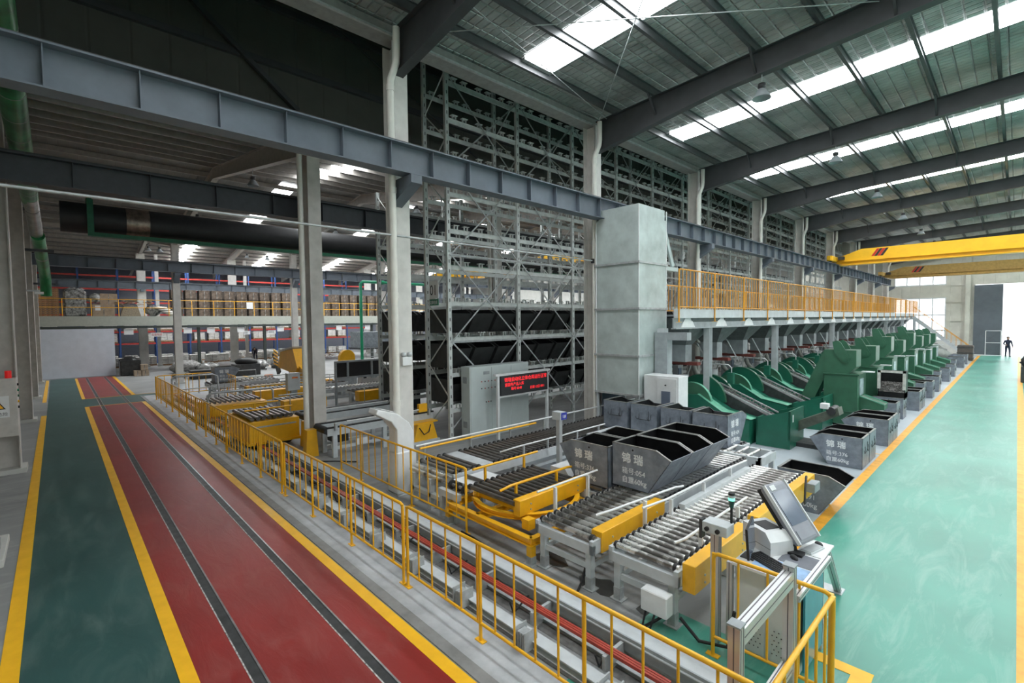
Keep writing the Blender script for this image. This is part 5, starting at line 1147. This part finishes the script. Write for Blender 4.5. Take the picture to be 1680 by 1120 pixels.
t = thing('small_camera', 'small white camera on a bracket beside the far left duct', 'camera', (-26.2, -.6, 4.9)); B().box(-26.0, -25.9, -.78, -.4, 5.0, 5.06).build('arm', M_ltgrey, t); B().box(-26.0, -25.86, -.55, -.3, 4.9, 4.99).build('camera_body', M_white, t)
# ---------------------------------------------------------------- mezzanine, partition, signs
MX = -45.5
t = thing('mezzanine', 'grey green mezzanine floor edge crossing the far left hall', 'mezzanine', (MX-3, 20, 0))
B().box(MX-6, MX, -1.5, 46, 4.2, 4.3).build('deck', M_mezz, t); B().box(MX, MX+.04, -1.5, 46, 3.62, 4.32).build('fascia', M_mezz, t)
B().box(MX-.3, MX+.06, -1.5, 46, 3.42, 3.6).build('edge_beam', mat('beam_dark_green', (.04, .05, .045), .5), t)
for y in (8.35, 13.3, 18.4, 23.5, 28.6): B().box(MX-.3, MX-.1, y-.1, y+.1, 0, 3.42).build('post', MATS['beam_dark_green'], t)
for i in range(5):
    y0 = -1.2+7.6*i; t2 = thing('mezzanine_railing', 'thin yellow mezzanine railing section, %s from the left' % ORD[i], 'railing', (MX, y0+3.8, 4.3), 'mezzanine railing')
    for z in (4.95, 5.55): B().tube([(MX-.1, y0, z), (MX-.1, y0+7.56, z)], .022, 6).build('rail', M_yel, t2)
    for k in range(5): B().tube([(MX-.1, y0+1.52*k+.02, 4.3), (MX-.1, y0+1.52*k+.02, 5.55)], .025, 6).build('post', M_yel, t2)
one(B().box(MX+.02, MX+.12, -1.55, 3.05, .02, 3.42), 'partition_wall', M_panel, 'plain blue grey partition panel closing the space under the mezzanine', 'partition', (MX, .8, 0))
for i, y in enumerate((3.9, 7.6, 9.2, 11.4, 14.6, 17.3, 20, 23)):
    t = thing('hanging_sign', 'blank white sign hanging under the mezzanine edge, %s from the left' % ORD[i], 'sign', (MX-.07, y, 3.1), 'blank hanging signs')
    B().box(MX-.08, MX-.06, y-.28, y+.28, 2.95, 3.38).build('sign_board', M_white, t); B().box(MX-.08, MX-.07, y-.2, y-.19, 3.38, 3.42).build('hook', M_dk, t)
for i, (y, s, w, red) in enumerate(((5.6, '包装车间', .75, 1), (6.9, '成品区', .4, 0), (11.9, '仓 库', .5, 0), (13.9, '待检区', .65, 0), (16.0, '仓 库', .55, 0), (22.9, '出口', .5, 0))):
    t = thing('hanging_sign', 'small lettered sign under the mezzanine, %s from the left' % ORD[i], 'sign', (MX-.2, y, 2.9), 'lettered hanging signs')
    B().box(MX-.2, MX-.18, y-w/2, y+w/2, 2.75, 3.05).build('sign_board', M_white, t); text(s, .2 if w > .5 else .13, 'lettering', M_redp if red else M_blk, t, (MX-.175, y-w/2+.04, 2.83), (PI/2, 0, PI/2), sx=.85)
    B().box(MX-.2, MX-.19, y-.01, y+.01, 3.05, 3.42).build('hook', M_dk, t)
# pallets and goods on the mezzanine
def pallet(b, x, y, z, w=1.1, d=1.0):
    for k in range(5): b.box(x-w/2, x+w/2, y-d/2+k*(d-.12)/4, y-d/2+k*(d-.12)/4+.12, z+.1, z+.125)
    for xx in (x-w/2, x-.05, x+w/2-.1): b.box(xx, xx+.1, y-d/2, y+d/2, z+.02, z+.1)
    b.box(x-w/2, x+w/2, y-d/2, y-d/2+.1, z, z+.02); b.box(x-w/2, x+w/2, y+d/2-.1, y+d/2, z, z+.02); return b
P1 = pallet(B(), -46.8, -.3, 4.3).build('wooden_pallet', M_wood, None, (-46.8, -.3, 4.3)); P1['category'] = 'pallet'; P1['label'] = 'orange brown wooden pallet at the bottom of the mezzanine stack'; P1['group'] = 'pallets in the mezzanine stack'
for i in range(1, 15):
    c = P1.copy(); COL.objects.link(c); c.location.z += .132*i; c['label'] = 'orange brown wooden pallet in the mezzanine stack, %s from the bottom' % ORD[i]
one(B().box(-47.5, -46.3, .42, 1.65, 4.3, 6.2, .12).blob((-46.9, 1.0, 6.2), (.5, .55, .2), 1, .3), 'wrapped_bale', M_film, 'tall bale wrapped in grey film beside the pallet stack', 'bale', (-46.9, 1, 4.3))
def carton(x0, x1, y0, y1, z0, z1, m, lab, grp=None, nm='carton'):
    t = thing(nm, lab, 'carton', ((x0+x1)/2, (y0+y1)/2, z0), grp); B().box(x0, x1, y0, y1, z0, z1, .01).build('box_body', m, t); B().box(x1, x1+.004, (y0+y1)/2-.02, (y0+y1)/2+.02, z0+.02, z1-.02).build('tape_strip', M_film, t); return t
t = carton(-47.2, -46.2, 1.95, 3.2, 4.3, 5.2, M_card, 'wide brown carton with a white label on the mezzanine'); B().box(-46.195, -46.19, 2.1, 2.4, 4.75, 5.1).build('label', M_white, t)
carton(-47.4, -46.5, 2.4, 3.4, 5.2, 6.0, M_card, 'brown carton stacked on top of the wide carton')
one(B().blob((-46.6, 2.1, 5.65), (.3, .5, .3), 5, .3), 'film_bundle', M_film, 'crumpled pale film lying on the wide carton', 'film', (-46.6, 2.1, 5.3))
one(B().prism([(3.5, 4.3), (4.75, 4.3), (4.55, 5.1), (3.75, 5.1)], -47.2, -46.2, 'x'), 'ribbed_carton', mat('ribbed_brown', (.36, .3, .22), .8, noise=.3, nscale=20), 'light brown slumped carton stack on the mezzanine', 'carton', (-46.7, 4.1, 4.3))
b = B(); rd = random.Random(4)
for i in range(26): x, y, z = -46.9+rd.random()*.7, 3.5+rd.random()*1.9, 5.1+rd.random()*.35; a = rd.random()*6.28; b.bar((x, y, z), (x+.4*math.cos(a), y+.4*math.sin(a), z+.1), .18, .02)
s = one(b, 'scrap_cardboard', M_card, 'heap of torn cardboard scraps on the slumped carton', 'scrap', (-46.7, 4.4, 5.1)); s['kind'] = 'stuff'
one(B().blob((-46.7, 5.6, 4.75), (.5, .6, .45), 7, .2), 'sack_heap', M_film, 'grey film wrapped heap left of the white sacks', 'bale', (-46.7, 5.6, 4.3))
for i in range(5): one(B().blob((-46.2, 6.0+.22*i, 4.98-.15*i), (.28, .42, .1), i, .08, 10, 6), 'white_sack', M_bag, 'white sack sliding off the heap, %s from the top' % ORD[i], 'sack', (-46.2, 6.0+.22*i, 4.9-.15*i), 'white sacks on the mezzanine')
CT = None; rd = random.Random(2); n = 0
M_drum = mat('brown_wrapped_goods', (.13, .095, .07), .6, noise=.45, nscale=4)
for i in range(20):
    y = 7.1+.93*i
    if 18 < y < 18.9: continue
    for l in range(3 if (y < 15.6 or y > 19.8) else 2):
        lab = 'brown wrapped carton stack on the mezzanine, column %s, %s layer' % (ORD[i], ['bottom', 'middle', 'top'][l])
        if CT is None: CT = carton(-47.3, -46.4, y-.38, y+.38, 4.3, 5.0, M_drum, lab, 'brown cartons on the mezzanine')
        else: dup(CT, (-46.85-.1*rd.random(), y+.05*rd.random(), 4.3+.72*l), lab, 'brown cartons on the mezzanine')
one(B().box(-45.575, -45.55, 11.9, 12.4, 4.93, 5.5), 'railing_notice', M_white, 'blank white notice on the mezzanine railing', 'sign', (-45.47, 12.1, 5.1))
# red and blue pallet racking of the far hall
def far_rack(y, label, z0=0, x=-56.5):
    t = thing('pallet_rack', label, 'rack', (x, y, z0), 'red and blue pallet racks')
    for dx in (0, -1.1): B().box(x+dx-.06, x+dx+.06, y-.06, y+.06, 0, 9.3).build('post', M_blueb, t)
    for z in (1.9, 3.0, 4.6, 5.7, 6.9, 8.1, 8.9):
        b = B().box(x-.03, x+.03, y+.06, y+2.64, z-.07, z+.07).build('beam', M_redb, t)
        if z in (1.9, 3.0, 5.7, 6.9): B().box(x-1.1, x-.03, y+.1, y+2.6, z+.071, z+.09).build('shelf_board', M_dk, t)
    return t
FR = far_rack(-1.2, 'red and blue pallet rack bay, first from the left')
for i in range(1, 11): dup(FR, (-56.5, -1.2+2.7*i, 0), 'red and blue pallet rack bay, %s from the left' % ORD[i])
PS = None; k = 0
for i in range(10):
    for j in range(2):
        for l, z in ((0, 0.0), (1, 1.992), (2, 3.092)):
            if l and (i*7+j*3+l) % 5 == 0: continue
            y = -.5+2.7*i+1.25*j+.1; lab = 'pallet of grey white sacks in the red racking, rack %s, %s slot, %s' % (ORD[i], ['left', 'right'][j], ['floor', 'first shelf', 'second shelf'][l])
            if PS is None:
                PS = thing('pallet_load', lab, 'pallet load', (-56.95, y, z), 'sack pallets in the racking'); pallet(B(), -56.95, y, z, .95, .95).build('pallet', M_wood, PS)
                b = B()
                for q in range(5): b.box(-57.4, -56.5, y-.46, y+.0, z+.13+.14*q, z+.26+.14*q, .03); b.box(-57.4, -56.5, y+.01, y+.46, z+.13+.14*q, z+.26+.14*q, .03)
                b.build('sack_layers', M_bag, PS)['kind'] = 'stuff'
            else: dup(PS, (-56.95, y, z), lab, 'sack pallets in the racking')
for i in range(16):
    dup(PS, (-53.6+(.7 if i % 3 == 0 else 0), 3.7+1.15*i, 0), 'low pallet of pale sacks on the floor before the racking, %s from the left' % ORD[i], 'sack pallets on the floor')
b = B(); rd = random.Random(12)
for i in range(110): x, y = -50+rd.random()*2, 15.5+rd.random()*6.5; z = .05+rd.random()*.75; a = rd.random()*6.28; b.bar((x, y, z), (x+.5*math.cos(a), y+.5*math.sin(a), z+.1*rd.random()), .22, .03)
s = one(b, 'scrap_heap', mat('mixed_scrap', (.45, .33, .25), .7, noise=.5, nscale=3), 'long heap of flat scrap packaging in the far hall behind the yellow tipper', 'scrap', (-49, 18, 0)); s['kind'] = 'stuff'
# things on the floor by the partition
one(B().box(-45.1, -44.0, 3.2, 4.4, 0, 1.15, .06).blob((-44.6, 3.8, 1.1), (.5, .6, .25), 1, .3, 12, 7), 'black_bale', mat('black_film', (.03, .03, .03), .3, noise=.4, bump=.6, bscale=6), 'black film covered bale at the right end of the partition', 'bale', (-44.6, 3.8, 0))
for i, (y, z) in enumerate(((4.1, 0), (4.55, 0), (4.5, .42))): carton(-43.8, -43.2, y-.2, y+.2, z, z+.4, M_card, 'small brown carton by the black bale, %s' % ['left one below', 'right one below', 'on top of the others'][i])
for i, (x, y, s, m, n) in enumerate(((-43.5, 7.0, 1.1, M_sackd, 'grey film wrapped bale left of the slim column'), (-39, 6.0, .55, mat('rolled_mat', (.35, .33, .27), .6, noise=.5), 'rolled patterned mat lying behind the far yellow fence'), (-42.5, 8.3, .9, M_film, 'silvery wrapped heap behind the slim column'), (-41.5, 11.4, 1.0, M_film, 'round film wrapped bale behind the stencilled bin in the yard'), (-42, 13.5, 1.1, M_sackd, 'dark wrapped goods on a pallet behind the yellow tipper'))):
    b = B().blob((x, y, .42*s), (.7*s, .9*s, .42*s), i, .12, 14, 8); 
    b = pallet(b, x, y, 0, 1.2*s, 1.2*s) if i != 1 else b
    one(b, 'wrapped_bale', m, n, 'bale', (x, y, 0))
t = thing('black_crate', 'flat black steel crate on the floor before the slim column', 'crate', (-38, 7.2, 0)); b = B(); b.box(-38.5, -37.5, 6.4, 8.0, 0, .5, .02); b.build('crate_body', M_bink, t); B().box(-38.45, -37.45, 6.35, 8.05, .5, .58).build('lid', M_blk, t)
B0 = thing('open_tray', 'dark heap of net and scrap on top of the goods beyond the stencilled bin', 'tray', (-38.2, 9.9, 0)); B().box(-38.8, -37.6, 9.0, 10.6, 0, .8, .02).build('tray_body', M_dk, B0); B().blob((-38.2, 9.8, .95), (.55, .8, .25), 2, .3).build('net_heap', M_blk, B0)
# portal of green pipe, cabinet group, wire cage
t = thing('green_pipe_portal', 'tall green pipe portal behind the white column', 'pipe', (-30, 15, 0)); B().tube([(-30, 14.7, 0), (-30, 14.7, 6.25), (-30, 14.85, 6.38), (-30, 20, 6.38)], .1, 12).build('pipe_run', M_pipeg, t); B().tube([(-30, 16.2, 6.38), (-30, 16.4, 6.38)], .13, 12).build('flange', M_pipeg, t)
t = thing('wire_cage', 'grey wire mesh cage with stacked sheets at the foot of the green pipe', 'cage', (-31, 16.4, 0)); b = B()
for i in range(9): b.tube([(-31, 15.2+.3*i, 0), (-31, 15.2+.3*i, 1.9)], .012, 4)
for j in range(7): b.tube([(-31, 15.2, .1+.3*j), (-31, 17.6, .1+.3*j)], .012, 4)
b.build('mesh_front', M_gal, t); B().box(-33, -31.4, 15.3, 17.5, 1.9, 3.0).build('sheet_stack', mat('sheet_blue_grey', (.3, .34, .38), .5, noise=.2), t); B().box(-33.1, -31.1, 15.2, 17.6, 1.8, 1.9).build('shelf', M_dk, t)
for y in (15.2, 17.55):
    for x in (-33.05, -31.1): B().box(x-.03, x+.03, y-.03, y+.03, 0, 1.8).build('leg', M_gal, t)
# ---------------------------------------------------------------- yard of yellow and grey conveyors (left middle)
t = thing('transfer_car', 'yellow transfer car with dark rollers standing on the track behind the long fence', 'transfer car', (-16.6, 4.6, 0), 'yellow transfer cars')
B().box(-17.3, -15.1, 3.9, 5.3, .2, .84, .01).build('car_body', M_yel, t); B().box(-17.35, -15.05, 3.85, 5.35, .17, .24).build('bumper_frame', M_yel, t)
B().box(-15.1, -15.08, 4.0, 5.2, .66, .7).build('body_seam', M_gal, t)
rl = B().tube([(-17.2, 4.02, .91), (-15.2, 4.02, .91)], .055, 10).build('roller', M_rollerd, t); rep(rl, [(0, .155*i, 0) for i in range(1, 8)])
for x in (-17.0, -15.7): B().tube([(x, 3.95, 1.1), (x, 5.3, 1.1)], .025, 8).build('guide_rail', M_yel, t); B().box(x-.03, x+.03, 4.55, 4.61, .8, 1.09).build('guide_post', M_yel, t)
for x in (-17.0, -15.5):
    for y in (4.05, 5.1): B().tube([(x-.04, y, .1), (x+.04, y, .1)], .09, 14).build('wheel', M_dk, t)
t = thing('transfer_car', 'second yellow roller car framed by a grey tube arch, left of the first', 'transfer car', (-21, 4.9, 0), 'yellow transfer cars')
B().box(-22.2, -20.6, 3.95, 6.0, .2, .62, .01).build('car_body', M_yel, t); rl = B().tube([(-22.1, 4.05, .72), (-20.7, 4.05, .72)], .05, 10).build('roller', M_rollerd, t); rep(rl, [(0, .17*i, 0) for i in range(1, 11)])
B().box(-20.6, -20.55, 4.6, 5.3, .12, .42).build('junction_box', M_ltgrey, t); B().tube([(-20.5, 3.95, .05), (-20.5, 3.95, 1.05), (-20.5, 4.05, 1.12), (-20.5, 6.1, 1.12), (-20.5, 6.2, 1.02), (-20.5, 6.2, .1), (-20.5, 4.0, .1)], .04, 8).build('tube_arch', M_gal, t)
t = thing('tube_gate', 'grey bent tube gate standing at the far end of the conveyor yard', 'gate', (-26, 4.4, 0)); B().tube([(-26.3, 3.7, 0.01), (-26.3, 3.7, 1.2), (-26.3, 3.8, 1.3), (-26.3, 5.3, 1.3), (-26.3, 5.5, 1.2), (-26.3, 5.55, .01)], .04, 8).build('tube', M_gal, t); B().tube([(-26.3, 3.7, .7), (-26.3, 5.5, .7)], .02, 8).build('cross_tube', M_gal, t)
def chain_conv(name, label, x0, x1, y0, y1, z, m=M_ltgrey):
    t = thing(name, label, 'conveyor', ((x0+x1)/2, (y0+y1)/2, 0), 'chain conveyors')
    for x in (x0, x1-.08):
        B().box(x, x+.08, y0, y1, z-.24, z-.04).build('side_beam', m, t); B().box(x-.005, x+.085, y0-.02, y1+.02, z-.04, z).build('chain_strand', M_blk, t)
    B().tube([(x1+.1, y0+.5, z+.12), (x1+.1, y1-.5, z+.12)], .02, 8).build('guide_tube', M_white, t)
    B().tube([(x0+.02, y0+.02, z-.1), (x1-.02, y0+.02, z-.1)], .1, 14).build('chain_drum', M_blk, t)
    n = max(2, int((y1-y0)/1.1))
    for i in range(n):
        y = y0+.15+(y1-y0-.4)*i/(n-1)
        for x in (x0, x1-.09): B().box(x, x+.09, y, y+.12, .005, z-.24).build('leg', m, t)
        B().box(x1, x1+.1, y+.03, y+.09, z-.1, z+.1).build('guide_post', M_gal, t)
    for x in (x0+.02, x1-.07): B().box(x, x+.05, y0+.2, y1-.2, .22, .3).build('long_bar', m, t)
    return t
chain_conv('chain_conveyor', 'long grey chain conveyor passing behind the white kiosk toward the rack', -15.9, -15.0, 5.5, 9.6-.9, .86)
c2 = chain_conv('chain_conveyor', 'nearer grey chain conveyor ending left of the inner yellow fence', -13.55, -12.75, 5.2, 8.6, .86)
B().box(-13.5, -13.0, 5.5, 5.9, .35, .6).build('motor', M_blk, c2); B().box(-12.78, -12.74, 6.0, 6.35, .25, .42).build('tag_box', M_white, c2)
t = thing('lift_table', 'yellow lifting stand with cables at the rack end of the near chain conveyor', 'lift', (-12.9, 8.0, 0)); 
B().prism([(7.6, .1), (8.45, .1), (8.3, .6), (7.75, .6)], -12.7, -12.3, 'x').build('lift_body', M_yel, t); B().box(-12.75, -12.25, 7.5, 8.5, .02, .1).build('base_frame', M_ltgrey, t); B().box(-12.72, -12.62, 8.0, 8.3, .9, 1.15).build('carriage_block', M_yel, t); B().box(-12.7, -12.35, 7.5, 8.5, .6, .64).build('top_plate', M_yel, t)
B().tube([(-12.3, 7.8, .5), (-12.2, 7.9, .3), (-12.25, 8.1, .35), (-12.3, 8.2, .55)], .018, 6).build('cable', M_blk, t)
t = thing('chain_guard', 'pair of tall yellow chain guards under the chain conveyors', 'guard', (-15.2, 5.3, 0)); 
for x, q in ((-14.8, .0), (-13.55, -.38)): B().prism([(5.2+q, 0), (5.55+q, 0), (5.5+q, .75), (5.25+q, .75)], x, x+.25, 'x').build('guard_sheet', M_yel, t)
def trough(x0, x1, y0, y1, z0, z1, label):
    t = thing('yellow_drive_trough', label, 'conveyor', ((x0+x1)/2, (y0+y1)/2, 0), 'yellow drive troughs')
    B().box(x0, x1, y0, y1, z0, z1, .01).build('trough_body', M_yel, t); n = int((y1-y0)/.2)
    r = B().tube([(x0-.9, y0+.1, z1-.06), (x0-.01, y0+.1, z1-.06)], .04, 8).build('roller', M_rollerd, t); rep(r, [(0, .2*i, 0) for i in range(1, n)])
    B().box(x0-.95, x0-.9, y0, y1, z1-.2, z1-.02).build('side_rail', M_ltgrey, t)
    for y in (y0+.2, (y0+y1)/2, y1-.2):
        for x in (x0-.93, x1-.1): B().box(x, x+.08, y-.04, y+.04, 0, z0+.02 if x > x0 else z1-.2).build('leg', M_ltgrey, t)
        B().tube([(x1+.05, y, .1), (x1+.05, y, z1+.25)], .018, 6).build('guide_post', M_gal, t)
    B().tube([(x1+.05, y0-.2, z1+.25), (x1+.05, y1+.2, z1+.25)], .022, 8).build('guide_rail', M_gal, t); return t
trough(-22.2, -21.8, 5.9, 8.4, .45, .85, 'yellow drive trough with grey rollers, upper one left of the warm grey column')
trough(-19.0, -18.6, 6.0, 7.6, .4, .8, 'yellow drive trough with grey rollers, lower one left of the warm grey column')
trough(-18.9, -18.5, 8.9, 10.6, .45, .85, 'yellow drive trough right of the warm grey column, below the black screen frame')
trough(-25.0, -24.6, 6.3, 10.4, .4, .75, 'yellow drive trough farthest back beside the yellow tipper')
conveyor('roller_conveyor', 'grey roller conveyor under the stencilled bin at the far end of the yard', -28.6, -27.2, 5.4, 8.6, .75, .2, legs=(5.6, 7.0, 8.4), roller=M_rollerd)
conveyor('roller_conveyor', 'grey roller conveyor behind the warm grey column in the yard', -24.2, -23.2, 6.5, 10.6, .75, .2, legs=(6.7, 8.5, 10.3), roller=M_rollerd)
conveyor('roller_conveyor', 'grey roller conveyor of silvery rollers behind the black screen frame', -21.6, -20.9, 8.0, 11.6, .8, .16, legs=(8.2, 10, 11.4), roller=M_roller)
for i, (x, y0, y1) in enumerate(((-30.0, 5.4, 8.2), (-25.9, 5.7, 9.4), (-23.0, 6.0, 10.8))):
    t = thing('tube_barrier', 'thin grey tube barrier across the conveyor yard, %s from the far side' % ORD[i], 'barrier', (x, (y0+y1)/2, 0), 'tube barriers')
    B().tube([(x, y0, .01), (x, y0, 1.05), (x, y1, 1.05), (x, y1, .01)], .025, 8).build('tube', M_gal, t); B().tube([(x, (y0+y1)/2, .01), (x, (y0+y1)/2, 1.05)], .02, 8).build('middle_tube', M_gal, t)
mk = make_bin('steel_bin', 'stencilled grey bin standing on the conveyor at the far end of the yard', '112', (-27.9, 5.65, .756), PI/2)
mk.rotation_euler[2] = PI*.5
# tipper
t = thing('bin_tipper', 'large yellow bin tipper tilted over the conveyor yard', 'machine', (-27.5, 9.5, 0))
B().prism([(-29.4, 1.15), (-26.7, .95), (-26.3, 1.3), (-26.9, 2.3), (-28.9, 2.05)], 9.2, 10.3, 'y').build('tipper_body', M_yel2 if False else M_yel, t)
B().prism([(-29.0, 2.06), (-26.9, 2.32), (-26.85, 2.42), (-28.95, 2.16)], 9.15, 10.4, 'y').build('top_plate', M_bag, t)
B().prism([(-26.6, .95), (-25.0, .1), (-24.7, .1), (-24.7, .9), (-26.3, 1.4)], 9.3, 9.9, 'y').build('lower_chute', M_yel, t)
for k in range(5): B().bar((-29.4, 9.2, 1.25+.18*k), (-29.9, 9.15, 1.35+.2*k), .06, .06).build('fork', M_yel, t)
B().bar((-30.3, 9.3, 1.9), (-29.5, 9.3, .8), .16, .3).build('tilt_arm', M_dk, t)
for x in (-28.4, -27.0): B().box(x-.1, x+.1, 9.5, 9.8, 0, 1.05).build('leg', M_ltgrey, t)
t = thing('robot_gripper', 'orange gripper block on a dark foot below the tipper', 'gripper', (-29, 8.6, 0)); B().box(-29.2, -28.9, 8.4, 8.8, .25, .8, .03).build('gripper_block', M_orange, t); B().box(-29.3, -28.7, 8.5, 9.0, .0, .25).build('foot', M_dk, t)
t = thing('control_box', 'light grey floor cabinet with an orange label left of the rainwater pipe', 'cabinet', (-21, 7.2, 0)); B().box(-21.3, -21.0, 7.0-.05, 7.45, .75+.1, 1.58, .01).build('cabinet_body', M_ltgrey, t); B().box(-21.25, -21.05, 7.1, 7.35, 0, .85).build('pedestal', M_grey, t); B().box(-21.0, -20.995, 7.12, 7.36, 1.35, 1.42).build('orange_label', M_orange, t)
t = thing('screen_frame', 'grey frame holding three black openings, right of the warm grey column', 'frame', (-20.5, 9.9, 0))
B().box(-20.55, -20.45, 8.75, 11.0, 1.92, 2.0).build('top_bar', M_grey, t); B().box(-20.55, -20.45, 8.75, 11.0, 1.2, 1.28).build('low_bar', M_grey, t)
for y in (8.75, 9.3, 10.45, 10.92): B().box(-20.55, -20.45, y, y+.08, 1.28, 1.92).build('upright', M_grey, t)
for a, c in ((8.83, 9.3), (9.38, 10.45), (10.53, 10.92)): B().box(-20.56, -20.52, a, c, 1.28, 1.92).build('black_screen', M_blk, t)
for y in (8.8, 10.95): B().box(-20.54, -20.46, y-.04, y+.04, 0, 1.2).build('leg', M_grey, t)
t = thing('floor_cabinet', 'warm grey floor cabinet with a lever handle under the black screen frame', 'cabinet', (-22, 10.9, 0)); B().box(-22.4, -21.95, 10.7, 12.0, .0, 1.45, .01).build('cabinet_body', M_colg, t); B().box(-21.95, -21.92, 11.2, 11.5, .95, 1.1).build('lever', M_grey, t); B().box(-21.95, -21.94, 10.8, 10.95, .95, 1.05).build('display', M_blk, t)
t = thing('dark_steel_bin', 'dark blue black container beside the left end of the rack', 'bin', (-17.4, 9.6, 0)); b = B(); b.box(-18.0, -16.9, 9.7, 10.8, .1, 1.9, .02); b.build('container', mat('blue_black', (.04, .05, .065), .5), t); B().box(-18.0, -16.9, 9.7, 10.8, 0, .1).build('skid', M_dk, t)
t = thing('floor_socket', 'low concrete block with a coiled hose at the lower left edge', 'block', (-11.4, -.95, 0))
B().box(-11.9, -10.6, -1.25, -.72, 0, .12, .01).build('concrete_block', M_wallb, t); B().box(-11.3, -10.75, -1.15, -.78, .12, .3, .02).build('socket_box', M_grey, t)
hb = B(); hb.tube([(-11.0+.17*math.cos(a*.5), -.95+.13*math.sin(a*.5), .315+.004*a) for a in range(26)], .018, 8, cap=True); hb.build('coiled_hose', mat('hose_beige', (.5, .48, .42), .6), t)
t = thing('round_guard', 'yellow round topped machine guard behind the black screen frame', 'guard', (-23.5, 10.4, 0))
B().prism([(10.3, .9)]+[(10.75+.4*math.cos(a), 1.9+.4*math.sin(a)) for a in [PI-.35*i for i in range(10)]]+[(11.15, .9)], -23.8, -23.55, 'x').build('guard_sheet', M_yel, t); B().box(-23.85, -23.5, 10.25, 11.2, 0, .9).build('pedestal', M_grey, t)
